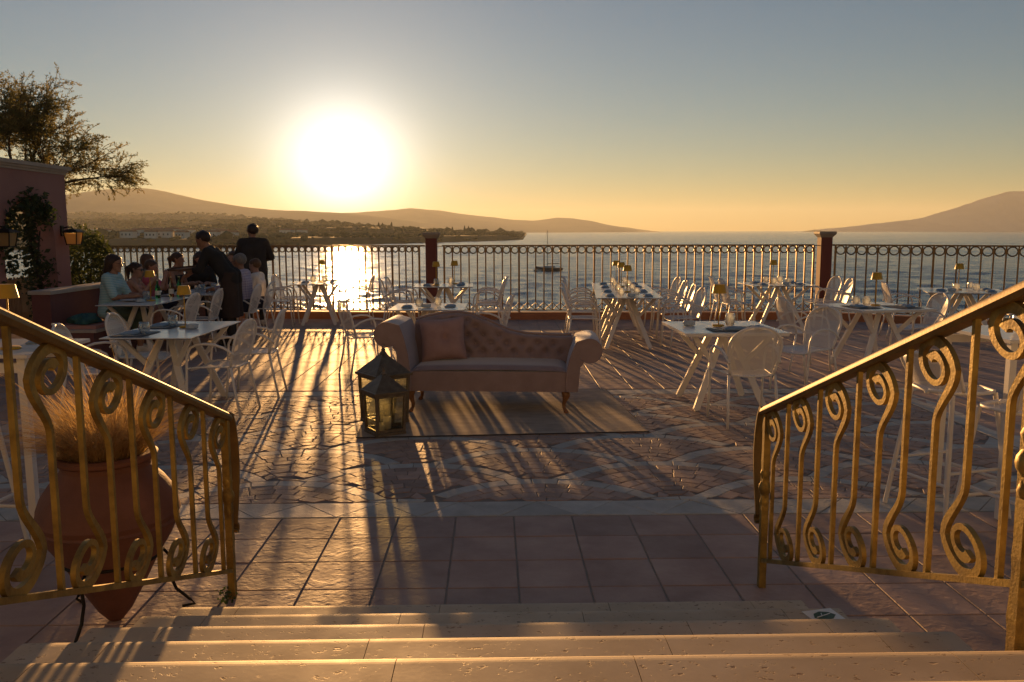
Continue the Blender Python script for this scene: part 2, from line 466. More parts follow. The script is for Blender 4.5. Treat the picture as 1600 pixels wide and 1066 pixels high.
# cypresses on the headland skyline
cy_m = mat('cypress_foliage', (.03, .045, .02), .9, col2=(.05, .06, .025), var_scale=.5, spec=.1)
for i, (px, y, hh, lab) in enumerate([(594, 1340, 8, 'cypress on the headland skyline, leftmost of the first pair'), (600, 1345, 7, 'cypress on the headland skyline, right one of the first pair'),
        (614, 1340, 9, 'tall cypress on the headland just left of the pillar'), (708, 1300, 8, 'cypress on the headland right of the left pillar, first of three'),
        (727, 1290, 10, 'tallest cypress on the headland, right of the left pillar'), (733, 1290, 9, 'cypress beside the tallest one on the headland'),
        (440, 1340, 7, 'cypress on the headland ridge right of the standing waiter')]):
    x = (px - 800) / 1337 * y; z = float(land_height(np.array([x]), np.array([float(y)]))[0]) - .5
    o = empty('cypress_tree', (x, y, z), 0, label=lab, cat='tree', group='cypresses on the headland')
    m = MB(); rings = []
    for t, r in ((0, .5), (.12, 1.0), (.3, 1.25), (.5, 1.1), (.7, .8), (.88, .4), (1, .05)):
        rings.append([(math.cos(a) * r * random.uniform(.75, 1.25) * 1.3, math.sin(a) * r * random.uniform(.75, 1.25) * 1.3, hh * (.1 + .9 * t)) for a in np.linspace(0, 6.283, 9)[:-1]])
    m.loft(rings, True).build('crown', cy_m, o)
    MB().lathe([(.25, 0), (.2, hh * .15)], 6).build('trunk', mat('far_bark', (.08, .06, .04), .9), o)

# ================================================================== terrace
grout_m = mat('grout', (.27, .235, .20), .9, col2=(.34, .30, .26), var_scale=8, bump=.3, bump_scale=90)
tile_m = mat('terracotta_tile', (.32, .215, .18), .68, spec=.5, col2=(.43, .305, .25), var_scale=3.5, detail=7, bump=.22, bump_scale=30, piece=.16, rough2=.57, stretch=(1, 1, 1), bump2=(9, .5, .35))
cob_m = mat('red_cobble', (.32, .225, .185), .68, spec=.5, col2=(.43, .30, .235), var_scale=7, detail=5, bump=.4, bump_scale=70, piece=.28, rough2=.57)
grey_m = mat('grey_stone', (.37, .365, .34), .68, spec=.5, col2=(.50, .49, .455), var_scale=6, detail=6, bump=.35, bump_scale=70, piece=.15, rough2=.57)
YAW = R(1.2)
FENCE = [(-9.4, 17.15), (-1.53, 16.4), (5.89, 16.2), (11.2, 12.7)]       # corner line of the balustrade
edge = [(-30, 17.6), (-9.4, 17.4), (-1.53, 16.62), (5.95, 16.42), (11.35, 12.9), (16, 9), (16, -6), (-30, -6)]
mb = MB(); kk = len(edge)
mb.v = [(x, y, 0) for x, y in edge] + [(x, y, -11.5) for x, y in edge]
mb.f = [tuple(range(kk))[::-1]] + [(i, (i + 1) % kk, kk + (i + 1) % kk, kk + i) for i in range(kk)]
terrace = mb.build('terrace_floor', grout_m, kind='structure')
def fence_y(x):
    for (a, b), (c, d) in zip(FENCE, FENCE[1:]):
        if a <= x <= c: return b + (d - b) * (x - a) / (c - a)
    return FENCE[0][1] if x < 0 else FENCE[-1][1]
def rot(x, y, a=YAW): return x * math.cos(a) - y * math.sin(a), x * math.sin(a) + y * math.cos(a)
TILE = .34
CX0, CX1, CY0, CY1 = -4.3, 4.3, 4.89, 8.93
ST0, ST1 = -1.30, 1.285              # ends of the steps in the floor's frame
slots = []
for j in range(-8, 36):
    y0 = 4.89 + (j - 1) * TILE + (TILE if j <= 0 else 0) if False else 4.89 - TILE + j * TILE
    for i in range(-38, 42):
        x0 = .11 + i * TILE; xc, yc = x0 + TILE / 2, y0 + TILE / 2
        if CX0 - .02 < xc < CX1 and CY0 < yc < CY1: continue
        if ST0 + .1 < xc < ST1 - .1 and yc < 3.30: continue
        wx, wy = rot(xc, yc)
        if wy > fence_y(wx) - .2 or wy < 2.1: continue
        if abs(wx) > .62 * wy + .9: continue
        slots.append((math.hypot(xc, yc), xc, yc))
slots.sort()
tile_me = MB().cbox((0, 0, .0), (TILE - .009, TILE - .009, .010), .0025).mesh('tile', tile_m)
stuff = MB()
tproto = MB().cbox((0, 0, .0), (TILE - .009, TILE - .009, .010), .0025)
for k, (d, xc, yc) in enumerate(slots):
    wx, wy = rot(xc, yc)
    tz = random.uniform(-.0008, .0012); tx, ty = random.gauss(0, .0014), random.gauss(0, .0014)
    if k < 300:
        o = link('tile', tile_me, terrace); o.location = (wx, wy, tz); o.rotation_euler = (tx, ty, YAW + random.choice((0, 1, 2, 3)) * math.pi / 2 if False else YAW)
    else:
        c, s = math.cos(YAW), math.sin(YAW)
        stuff.add([(wx + x * c - y * s, wy + x * s + y * c, z + tz + ty * -x + tx * y) for x, y, z in tproto.v], tproto.f)
tile_far_m = mat('terracotta_tile_far', (.32, .215, .18), .68, spec=.5, col2=(.43, .30, .245), var_scale=2.6, detail=7, bump=.3, bump_scale=30, rough2=.57)
stuff.build('tiles', tile_far_m, terrace, kind='stuff')

# grey border band of triangular stones, then cobbles laid in overlapping fans
def stone(mb, poly, top, gap=.0028, ch=.0035):
    """low stone with chamfered top from a convex polygon (counter-clockwise), shrunk by the joint"""
    cx = sum(p[0] for p in poly) / len(poly); cy = sum(p[1] for p in poly) / len(poly)
    def shr(g):
        r = []
        for x, y in poly:
            dx, dy = x - cx, y - cy; L = math.hypot(dx, dy) or 1; k = max(.2, 1 - g / L * 1.25); r.append((cx + dx * k, cy + dy * k))
        return r
    a, b = shr(gap), shr(gap + ch); tx, ty = random.gauss(0, .006), random.gauss(0, .007)
    f = lambda P, z, t: [(*rot(x, y), z + t * ((x - cx) * tx + (y - cy) * ty)) for x, y in P]
    mb.loft([f(a, -.002, 0), f(a, top - ch * .8, 1), f(b, top, 1)], True)
bed = MB(); q = [rot(x, y) for x, y in ((CX0, 4.9), (CX1, 4.9), (CX1, 8.92), (CX0, 8.92))]
bed.add([(x, y, .0012) for x, y in q], [(0, 1, 2, 3)]).build('mortar_bed', mat('dark_mortar', (.21, .175, .15), .95, col2=(.26, .22, .19), var_scale=9), terrace)
bands = []
per = .48
for (ya, yb, xa, xb) in ((4.90, 5.17, CX0, CX1), (8.68, 8.92, CX0, CX1)):
    n = int((xb - xa) / per)
    for i in range(n + 1):
        x = xa + i * per
        bands.append([(x, ya), (x + per, ya), (x + per / 2, yb)]); bands.append([(x + per / 2, yb), (x + per, ya), (x + per * 1.5, yb)])
for side in (CX0, CX1 - .24):
    y = 5.17
    while y < 8.6:
        bands.append([(side, y), (side + .24, y), (side + .24, y + .4), (side, y + .4)]); y += .4
for P in bands:
    mb = MB(); stone(mb, P, .0055); mb.build('border_stone', grey_m, terrace)
FR, pitch = .86, .42
X0, X1, Y0, Y1 = CX0 + .26, CX1 - .26, 5.18, 8.67
cents = []
for k in range(-2, 10):
    cy = 4.80 + k * pitch
    for i in range(-7, 8):
        cents.append((.30 + (i + .5 * (k % 2)) * 2 * FR, cy, k))
cob = []
for cx, cy, k in cents:
    near = [(a, b) for a, b, q in cents if q < k and abs(a - cx) < 2 * FR + .1 and b > cy - 2 * FR]
    r1 = FR
    while r1 > .04:
        w = .112 if r1 == FR else random.uniform(.088, .102)
        r0 = max(r1 - w, .0)
        rm = (r0 + r1) / 2
        L = (.17 if r1 == FR else .15)
        n = max(3, int(2 * math.pi * rm / L)); off = random.uniform(0, 6.28)
        for q in range(n):
            a0 = off + 2 * math.pi * q / n; a1 = off + 2 * math.pi * (q + 1) / n; am = (a0 + a1) / 2
            px, py = cx + rm * math.cos(am), cy + rm * math.sin(am)
            if not (X0 - .05 < px < X1 + .05 and Y0 - .02 < py < Y1 + .02): continue
            if any(math.hypot(px - a, py - b) < FR - .012 for a, b in near): continue
            poly = []
            for rr, aa in ((r0, a0), (r1, a0), (r1, a1), (r0, a1)):
                x, y = cx + rr * math.cos(aa), cy + rr * math.sin(aa)
                for a, b in near:
                    dd = math.hypot(x - a, y - b)
                    if dd < FR: x, y = a + (x - a) * FR / dd, b + (y - b) * FR / dd
                poly.append((min(max(x, X0), X1), min(max(y, Y0), Y1)))
            area = .5 * sum(poly[i][0] * poly[(i + 1) % 4][1] - poly[(i + 1) % 4][0] * poly[i][1] for i in range(4))
            if area < .0009: continue
            cob.append((math.hypot(px, py) + (0 if abs(px) < .5 * py else 9), poly, r1 == FR))
        r1 = r0 - .001
cob.sort(key=lambda t: t[0])
rest = {True: MB(), False: MB()}
for k, (d, poly, grey) in enumerate(cob):
    top = .0058 + random.uniform(-.001, .0016)
    if k < 300:
        mb = MB(); stone(mb, poly, top); mb.build('cobble', grey_m if grey else cob_m, terrace)
    else: stone(rest[grey], poly, top)
rest[True].build('grey_cobbles', mat('grey_stone_far', (.37, .365, .34), .68, spec=.5, col2=(.50, .49, .455), var_scale=6, detail=6, bump=.3, bump_scale=60, rough2=.57), terrace, kind='stuff')
rest[False].build('red_cobbles', mat('red_cobble_far', (.30, .21, .17), .68, spec=.5, col2=(.45, .315, .245), var_scale=9, detail=6, bump=.35, bump_scale=60, rough2=.57), terrace, kind='stuff')

# ================================================================== steps
def travertine():
    m = mat('travertine', (.46, .365, .255), .72, spec=.45, col2=(.60, .49, .35), var_scale=4, detail=8, rough2=.57, piece=.07)
    n, l = m.node_tree.nodes, m.node_tree.links; b = n['Principled BSDF']
    base = b.inputs['Base Color'].links[0].from_socket
    g = n.new('ShaderNodeNewGeometry')
    def pits(scale, sx, lo, hi):
        v = n.new('ShaderNodeVectorMath'); v.operation = 'MULTIPLY'; v.inputs[1].default_value = (sx, 1, 1); l.new(g.outputs['Position'], v.inputs[0])
        t = n.new('ShaderNodeTexNoise'); t.inputs['Scale'].default_value = scale; t.inputs['Detail'].default_value = 3; t.inputs['Roughness'].default_value = .65
        l.new(v.outputs[0], t.inputs['Vector'])
        r = n.new('ShaderNodeMapRange'); r.inputs['From Min'].default_value = lo; r.inputs['From Max'].default_value = hi; r.clamp = True
        l.new(t.outputs['Fac'], r.inputs['Value']); return r.outputs[0]
    a, c = pits(55, .7, .335, .375), pits(17, .75, .265, .31)
    mn = n.new('ShaderNodeMath'); mn.operation = 'MINIMUM'; l.new(a, mn.inputs[0]); l.new(c, mn.inputs[1])
    mx = n.new('ShaderNodeMix'); mx.data_type = 'RGBA'; mx.inputs['A'].default_value = (.26, .18, .12, 1)
    l.new(mn.outputs[0], mx.inputs['Factor']); l.new(base, mx.inputs['B']); l.new(mx.outputs['Result'], b.inputs['Base Color'])
    f = n.new('ShaderNodeTexNoise'); f.inputs['Scale'].default_value = 70; f.inputs['Detail'].default_value = 4; l.new(g.outputs['Position'], f.inputs['Vector'])
    h = n.new('ShaderNodeMath'); h.operation = 'MULTIPLY_ADD'; h.inputs[1].default_value = .12; l.new(f.outputs['Fac'], h.inputs[0]); l.new(mn.outputs[0], h.inputs[2])
    bp = n.new('ShaderNodeBump'); bp.inputs['Strength'].default_value = .35; bp.inputs['Distance'].default_value = .004
    l.new(h.outputs[0], bp.inputs['Height']); l.new(bp.outputs[0], b.inputs['Normal'])
    return m
trav_m = travertine()
steps = empty('steps', (0, 0, 0), YAW, kind='structure')
RISE, RUN, N_ST = .14, .381, 6
for k in range(1, N_ST + 1):
    yf = 3.42 - RUN * (k - 1); z = RISE * k
    dep = RUN + .05 if k < N_ST else 6.7
    xs = [ST0, ST0 + .24, -.35 + .12 * (k % 2), .62 - .15 * (k % 3), ST1 - .22, ST1]
    if k == N_ST: xs = [-3.0, ST0, -.2, .8, ST1, 3.0]
    for a, b in zip(xs, xs[1:]):
        g = .001; prof = [(yf - dep, z - .04), (yf - .006, z - .04), (yf, z - .034), (yf, z - .018), (yf - .003, z - .0115), (yf - .010, z - .0068), (yf - .021, z - .0026), (yf - .036, z - .0004), (yf - .045, z), (yf - dep, z)]
        MB().loft([[(b - g, y, q) for y, q in prof], [(a + g, y, q) for y, q in prof]], True).build('tread', trav_m, steps)
    MB().box(((xs[0] + xs[-1]) / 2, yf - .03 - dep / 2, (z - .04) / 2), (xs[-1] - xs[0] - .04, dep, z - .04)).build('riser', trav_m, steps)
# unseen facade added behind the viewer to bounce sunlight into the shadows
fac_m = mat('cool_bounce_render', (.26, .28, .31), .9, col2=(.22, .24, .27), var_scale=1.2, detail=6)
fac = empty('bounce_facade', (0, -5.2, 0), 0, label='unseen facade with shuttered doors added to bounce sunlight into the shadows', cat='bounce wall')
MB().box((0, -.2, 3.9), (30, .4, 7.8)).build('wall', fac_m, fac)
for k in range(7):
    x = -9.6 + 3.2 * k
    MB().cbox((x, .02, 2.05), (1.25, .08, 2.35), .01).build('door', mat('green_shutter', (.08, .14, .12), .5), fac)
    MB().cbox((x, .02, 5.6), (1.1, .08, 1.6), .01).build('shutter', MATS['green_shutter'], fac)
# green and white sign plate lying at the end of the second step
o = empty('floor_sticker', (*rot(1.20, 2.95), .2815), R(14), label='small white square sticker with dark green leaf emblem on the step end', cat='sticker')
MB().box((0, 0, 0), (.12, .10, .002)).build('plate', mat('white_vinyl', (.8, .8, .76), .4), o)
mb = MB()
pts = [(-.045, -.01), (-.02, -.035), (.02, -.03), (.045, -.005), (.03, .02), (0, .032), (-.03, .02)]
mb.loft([[(x, y, .0012) for x, y in pts], [(x, y, .0022) for x, y in pts]], True).build('leaf_emblem', mat('green_print', (.03, .09, .05), .5), o)
mb = MB(); mb.bar((-.035, -.01, .0026), (.03, .008, .0026), .004, .0008); mb.bar((-.01, -.003, .0026), (0, .018, .0026), .003, .0008)
mb.build('leaf_vein', MATS['white_vinyl'], o)

# ================================================================== balustrade at the terrace edge
bronze_m = mat('bronze_paint', (.30, .19, .075), .42, .65, col2=(.20, .125, .06), var_scale=14, bump=.15, bump_scale=120)
curb_m = mat('terracotta_curb', (.33, .13, .06), .7, col2=(.42, .19, .09), var_scale=4, bump=.4, bump_scale=50)
red_m = mat('oxblood_render', (.14, .040, .030), .75, col2=(.17, .05, .036), var_scale=4, bump=.25, bump_scale=90)
capst_m = mat('cap_stone', (.30, .25, .20), .7, col2=(.36, .31, .25), var_scale=8, bump=.3, bump_scale=80)
def pillar(x, y, lab):
    o = empty('pillar', (x, y, 0), 0, label=lab, cat='pillar', group='pillars of the balustrade')
    MB().cbox((0, 0, .775), (.21, .21, 1.55), .006).build('shaft', red_m, o)
    q = lambda a, z: [(-a, -a, z), (a, -a, z), (a, a, z), (-a, a, z)]
    MB().loft([q(.108, 1.545), q(.118, 1.56), q(.150, 1.60), q(.160, 1.615), q(.160, 1.65), q(.152, 1.657)], True).build('cap', capst_m, o)
pillar(*FENCE[1], 'oxblood red pillar with pale cap behind the sofa')
pillar(*FENCE[2], 'oxblood red pillar with pale cap on the right of the balustrade')
ring_cache = {}
def panel(p, q, n, lab, g0, g1):
    """one run of balustrade from p to q with n bays"""
    p, q = Vector((*p, 0)), Vector((*q, 0)); d = (q - p).normalized(); L = (q - p).length
    a = math.atan2(d.y, d.x)
    o = empty('balustrade', p, a, label=lab, cat='balustrade', group='balustrade runs along the sea edge')
    x0, x1 = g0, L - g1; s = (x1 - x0) / n
    H, B = 1.405, .175
    MB().cbox((L / 2, 0, .07), (L, .24, .14), .008).build('kerb', curb_m, o)
    MB().cbox((L / 2, 0, H), (x1 - x0 + .03, .04, .026), .004, True).build('top_rail', bronze_m, o)
    MB().cbox(((x0 + x1) / 2, 0, B), (x1 - x0 + .03, .032, .018), .003, True).build('bottom_rail', bronze_m, o)
    rr = s / 2 - .014
    bar_me = MB().box((0, 0, (B + H) / 2), (.024, .024, H - B - .02)).mesh('baluster', bronze_m)
    post_me = MB().box((0, 0, H / 2 + .05), (.034, .034, H - .1)).mesh('post', bronze_m)
    ring_me = MB().tube([(rr * math.cos(t), 0, H - .016 - rr + rr * math.sin(t)) for t in np.linspace(0, 6.2832, 17)[:-1]], .013, 6, closed=True).mesh('ring', bronze_m)
    cr = MB(); cr.bar((-s / 2 + .012, 0, B + .01), (s / 2 - .012, 0, B + .135), .013, .013, (0, 1, 0)); cr.bar((-s / 2 + .012, .008, B + .135), (s / 2 - .012, .008, B + .01), .013, .013, (0, 1, 0))
    cross_me = cr.mesh('cross', bronze_m)
    for i in range(n + 1):
        x = x0 + i * s
        big = i % 9 == 0 or i == n
        link('post' if big else 'baluster', post_me if big else bar_me, o).location.x = x
        if i < n:
            link('ring', ring_me, o).location.x = x + s / 2
            link('cross', cross_me, o).location.x = x + s / 2
    # short ties to the pillars
    for xa, xb in ((.10, x0), (x1, L - .10)):
        if xb - xa > .03:
            t = MB(); t.bar((xa, 0, H - .01), (xb, 0, H - .01), .02, .014); t.bar((xa, 0, B), (xb, 0, B), .02, .014); t.build('tie', bronze_m, o)
panel(FENCE[0], FENCE[1], 58, 'bronze balustrade run left of the sofa, against the sun glitter', .05, .24)
panel(FENCE[1], FENCE[2], 44, 'bronze balustrade run in the middle between the two red pillars', .24, .2)
panel(FENCE[2], FENCE[3], 33, 'bronze balustrade run at the right, beyond the second red pillar', .2, .05)
# ================================================================== stair railings
gold_m = mat('gold_paint', (.40, .285, .075), .46, .55, col2=(.17, .115, .04), var_scale=11, bump=.16, bump_scale=110, rough2=.62)
golddk_m = mat('worn_gold_rail', (.25, .165, .055), .62, .35, col2=(.14, .095, .04), var_scale=7, bump=.12, bump_scale=90)
def ribbon2d(mb, pts, widths, x, th):
    """flat strip that follows pts (y, z) in a plane x = const, of the given widths, th thick along x"""
    n = len(pts); L, Rr = [], []
    for i in range(n):
        a, b = pts[max(i - 1, 0)], pts[min(i + 1, n - 1)]
        dx, dy = b[0] - a[0], b[1] - a[1]; k = math.hypot(dx, dy) or 1
        nx, ny = -dy / k, dx / k; w = widths[i] / 2
        L.append((pts[i][0] + nx * w, pts[i][1] + ny * w)); Rr.append((pts[i][0] - nx * w, pts[i][1] - ny * w))
    rings = []
    for l, r in zip(L, Rr):
        rings.append([(x - th / 2, *l), (x + th / 2, *l), (x + th / 2, *r), (x - th / 2, *r)])
    mb.loft(rings, True)
def scroll_pts(y0, z_base, z_scroll, sgn):
    """bar up from (y0, z_base), bulging to -y and curling over into a spiral centred at about z_scroll; sgn=-1 flips it upside down"""
    Rs = .093
    cy = y0 + .016; cz = z_scroll
    pts, w = [], []
    zs = np.linspace(0, 1, 8)
    zj = cz - .155
    for t in zs:
        pts.append((y0, z_base + (zj - z_base) * t)); w.append(.0145)
    # s-bend out to the start of the spiral (bulge side -y)
    for t in np.linspace(.12, 1, 9):
        e = t * t * (3 - 2 * t)
        pts.append((y0 + (cy - Rs * 1.12 - y0) * e, zj + (cz + .01 - zj) * t)); w.append(.0145 + .0115 * e)
    a0 = math.pi
    for t in np.linspace(.03, 1, 46):
        a = a0 - t * 2 * math.pi * 1.42
        r = Rs * (1 - .72 * t ** .88)
        sq = 1 + .11 * math.cos(2 * (a - .75))         # slightly pointed towards the lower far corner
        pts.append((cy + r * 1.12 * sq * math.cos(a), cz + .01 + r * .90 * sq * math.sin(a)))
        w.append(float(np.interp(t, [0, .22, .45, .75, .9, 1], [.026, .030, .018, .018, .026, .035])))
    if sgn < 0:
        zm = z_base; pts = [(2 * y0 - p[0], 2 * zm - p[1]) for p in pts]
    return pts, w
def railing(xr, side, y_post, lab, lab2):
    o = empty('stair_railing', (*rot(xr, y_post), 0), YAW, label=lab, cat='railing', group='golden stair railings')
    SL = RISE / RUN
    top = lambda y: .862 + SL * (-y)       # local y = 0 at the foot post, negative towards the camera
    bot = lambda y: .135 + SL * (-y)
    y_end = -1.935
    # handrail: rounded cap on a flat bar
    mb = MB(); rings = []
    for y in np.linspace(.03, y_end - .9, 12):
        z = top(y); prof = [(-.029, -.008), (-.022, -.022), (.022, -.022), (.029, -.008), (.026, .006), (.014, .016), (-.014, .016), (-.026, .006)]
        rings.append([(a, y, z + b) for a, b in prof])
    mb.loft(rings, True).build('handrail', golddk_m, o, smooth=40)
    mb = MB(); mb.bar((0, .0, bot(0)), (0, y_end - .9, bot(y_end - .9)), .026, .018); mb.build('bottom_rail', gold_m, o)
    def post(y, w, z0, z1, name='post'):
        m = MB(); rings = []
        segs = 26
        zc = z0 + (z1 - z0) * .58
        for i in range(segs + 1):
            z = z0 + (z1 - z0) * i / segs; k = w / 2 * (1 + random.uniform(-.07, .07)); ka = k * (1 + random.uniform(-.06, .06))
            rings.append([(-k, y - ka, z), (k, y - k, z), (ka, y + k, z), (-k, y + ka, z)])
        m.loft(rings, True)
        p = m.build(name, gold_m, o)
        c = MB()
        c.lathe([(w * .55, zc - .085), (w * .72, zc - .07), (w * .6, zc - .055), (w * .5, zc - .035), (w * .85, zc - .015), (w * .92, zc), (w * .85, zc + .015), (w * .5, zc + .035), (w * .6, zc + .055), (w * .72, zc + .07), (w * .55, zc + .085)], 12, (0, y, 0))
        c.build('collar', gold_m, p, smooth=50)
    post(0, .032, 0, top(0) - .02)
    post(y_end + .02, .036, RISE * 4, top(y_end) - .02)
    # bars: scroll at the top and scroll at the bottom in turn
    for i in range(12):
        y = -.105 - i * .172
        if abs(y - y_end - .02) < .06: continue
        m = MB()
        if i % 2 == 0:
            pts, w = scroll_pts(y, bot(y), top(y) - .118, 1)
            ribbon2d(m, pts, w, 0, .016)
        else:
            h = top(y) - bot(y)
            pts, w = scroll_pts(y, top(y), top(y) + h - .108, -1)
            ribbon2d(m, pts, w, 0, .016)
        m.build('scroll_bar', gold_m, o, smooth=35)
    # broad end strap that drops from the handrail in a bow and curls at its foot
    m = MB(); pts = [(.02, top(0) + .004), (.045, top(0) - .004)]
    for t in np.linspace(.05, 1, 16):
        pts.append((.055 + .055 * math.sin(math.pi * min(1, t * 1.02) ** .85) - .012 * t, top(0) - .015 - .50 * t))
    for a in np.linspace(.2, 4.6, 12):
        pts.append((.045 + .022 * math.sin(a) * (1 - a / 9), top(0) - .52 - .022 + .022 * math.cos(a) * (1 - a / 9)))
    wd = [.010] * len(pts)
    ribbon2d(m, pts, wd, 0, .052)
    m.build('end_strap', golddk_m, o, smooth=40)
railing(-1.212, -1, 3.79, 'golden scrollwork stair railing on the left, in front of the terracotta pot', '')
railing(1.258, 1, 3.845, 'golden scrollwork stair railing on the right, in front of the bar stools', '')

# ================================================================== chairs
chair_m = mat('white_chair_metal', (.78, .75, .70), .42, piece=.04, spec=.5)
perf_m = mat('perforated_white_sheet', (.78, .75, .70), .45, holes=(170, .30))
def uv_from(o, ax):
    me = o.data; uv = me.uv_layers.new(name='UVMap')
    co = np.empty(len(me.vertices) * 3); me.vertices.foreach_get('co', co); co = co.reshape(-1, 3)
    li = np.empty(len(me.loops), dtype=np.int32); me.loops.foreach_get('vertex_index', li)
    uv.data.foreach_set('uv', co[li][:, ax].ravel())
def make_chair():
    o = empty('mesh_chair', cat='chair', label='chair')
    # seat: slightly dished perforated sheet with a rounded outline, front towards +y
    m = MB(); rows = []
    def half(t):                                   # half width of the seat along its depth t = -1 rear .. 1 front
        return .205 + .030 * t - .05 * max(0, t - .72) ** 2 * 14
    for t in np.linspace(-1, 1, 11):
        rows.append([(half(t) * s, .205 * t, .452 - .012 * (1 - s * s) - .030 * max(0, t - .6) ** 2 * 6) for s in np.linspace(-1, 1, 9)])
    m.grid(rows); seat = m.build('seat', perf_m, o, smooth=180); uv_from(seat, [0, 1])
    e = [r[0] for r in rows] + rows[-1][1:] + [r[-1] for r in rows[::-1]][1:] + rows[0][::-1][1:-1]
    MB().tube(e, .0085, 6, closed=True).build('seat_frame', chair_m, o, smooth=180)
    # oval back, leaning back
    def back(u, v):                                # u -1..1 across, v 0..1 up
        w = .185 + .045 * math.sin(math.pi * min(v * .95 + .05, 1) * .62)
        if v > .55: w *= math.sqrt(max(0, 1 - ((v - .55) / .45) ** 2.3)) * .985 + .015
        return (w * u, -.205 - .115 * v + .035 * (1 - u * u) * -1 * (.4 + .6 * v) * 1.0 + .02, .455 + .415 * v)
    rows = [[back(u, v) for u in np.linspace(-1, 1, 9)] for v in (0, .1, .2, .32, .44, .56, .68, .78, .86, .92, .965, .99)]
    b = MB().grid(rows).build('backrest', perf_m, o, smooth=180); uv_from(b, [0, 2])
    e = [r[0] for r in rows] + [back(u, 1.0) for u in (-.5, 0, .5)] + [r[-1] for r in rows[::-1]]
    MB().tube(e, .0125, 6).build('back_frame', chair_m, o, smooth=180)
    for s in (-1, 1):
        # front leg sweeping up into the arm and back to the backrest
        pts = [(s * .245, .235, .0), (s * .243, .215, .25), (s * .242, .205, .44), (s * .248, .195, .56), (s * .252, .160, .632), (s * .255, .10, .664), (s * .252, .02, .672), (s * .245, -.07, .664), (s * .235, -.15, .635), (s * .226, -.215, .59), (s * .218, -.245, .56)]
        MB().tube(pts, .012, 7).build('armrest', chair_m, o, smooth=180)
        MB().tube([(s * .200, -.190, .452), (s * .212, -.225, .25), (s * .225, -.275, 0)], .012, 7).build('leg', chair_m, o, smooth=180)
        MB().tube([(s * .228, .17, .448), (s * .243, .20, .44)], .009, 6).build('bracket', chair_m, o, smooth=180)
    return o
chair0 = make_chair()
CHG = 'white mesh armchairs set at the tables'
def chair(x, y, face, lab):
    """face: degrees, direction the sitter looks: 0 = +Y (away from the camera), 90 = -X"""
    return place(chair0, (x, y, .006), R(face), 'white perforated metal armchair ' + lab, CHG)

# ================================================================== tables
white_lam = mat('white_laminate', (.74, .72, .68), .22, spec=.5, col2=(.70, .68, .65), var_scale=3)
core_m = mat('laminate_core', (.06, .06, .065), .5)
leg_m = mat('white_powder_coat', (.76, .73, .68), .45)
def make_table(w, d, thick=.013, dark=True, h=.75):
    o = empty('dining_table', cat='table', label='table')
    ch = .004
    MB().cbox((0, 0, h - thick * .30), (w, d, thick * .6), .002).build('table_top', white_lam, o)
    MB().box((0, 0, h - thick * .8), (w - .006, d - .006, thick * .4)).build('edge_core', core_m if dark else white_lam, o)
    for sy in (-1, 1):
        ty = sy * d * .17
        for sx in (-1, 1):
            a = Vector((sx * .035, ty, h - .02)); c = Vector((sx * w * .34, sy * d * .34, .012))
            m = MB(); m.bar(a, c, .058, .034, (0, 1, 0)); m.bar(c + Vector((0, 0, .012)), c - Vector((0, 0, .012)), .03, .03)
            leg = m.build('leg', leg_m, o)
            k = a.lerp(c, .40)
            MB().bar(k, (sx * w * .40, sy * d * .36, h - .02), .042, .028, (0, 1, 0)).build('brace', leg_m, leg)
    MB().box((0, 0, h - .032), (.12, d * .42, .024)).build('top_plate', leg_m, o)
    return o
T = {}
def table(name, x, y, w, d, rz, lab, thick=.013, dark=True):
    o = make_table(w, d, thick, dark); o.location = (x, y, .006); o.rotation_euler = (0, 0, R(rz))
    o['label'] = lab; o['group'] = 'white dining tables on the terrace'
    T[name] = (x, y, R(rz), w, d); return o
def on(name, u, v):
    """point on a table top: u across (-1..1), v along (-1..1)"""
    x, y, a, w, d = T[name]; lx, ly = u * w / 2, v * d / 2
    return x + lx * math.cos(a) - ly * math.sin(a), y + lx * math.sin(a) + ly * math.cos(a), .7605
table('L1', -3.22, 8.15, .80, 1.42, 0, 'white dining table at the left behind the grass pot')
table('L2', -4.93, 11.55, .72, 1.45, 0, 'white table beside the striped woman on the bench')
table('L3', -4.78, 13.6, .80, 2.0, 0, 'white table the leaning waiter is serving, beyond the first occupied one')
table('W', -3.50, 15.55, .85, .85, 8, 'small white table against the balustrade in the sun glitter')
table('P1', -1.17, 14.75, 1.0, .95, 2, 'white table by the left red pillar')
table('P2', -1.02, 10.55, .90, .95, 0, 'white table right behind the high end of the sofa')
table('M1', 1.70, 12.67, .92, 1.72, -4, 'near half of the long white table set for eight')
table('M2', 1.825, 14.42, .92, 1.72, -4, 'far half of the long white table, next to the balustrade')
table('R1', 2.03, 8.22, .95, 1.05, 2, 'white square table with pale thick edge in front of the right railing', .03, False)
table('R2', 4.42, 10.42, .98, 1.0, 12, 'white square table between the second red pillar and the right railing', .03, False)
table('R3', 4.60, 14.85, 1.1, 1.0, 0, 'white table just left of the second red pillar')
table('R4', 6.92, 13.1, 1.15, 1.1, -18, 'white table by the balustrade on the far right')

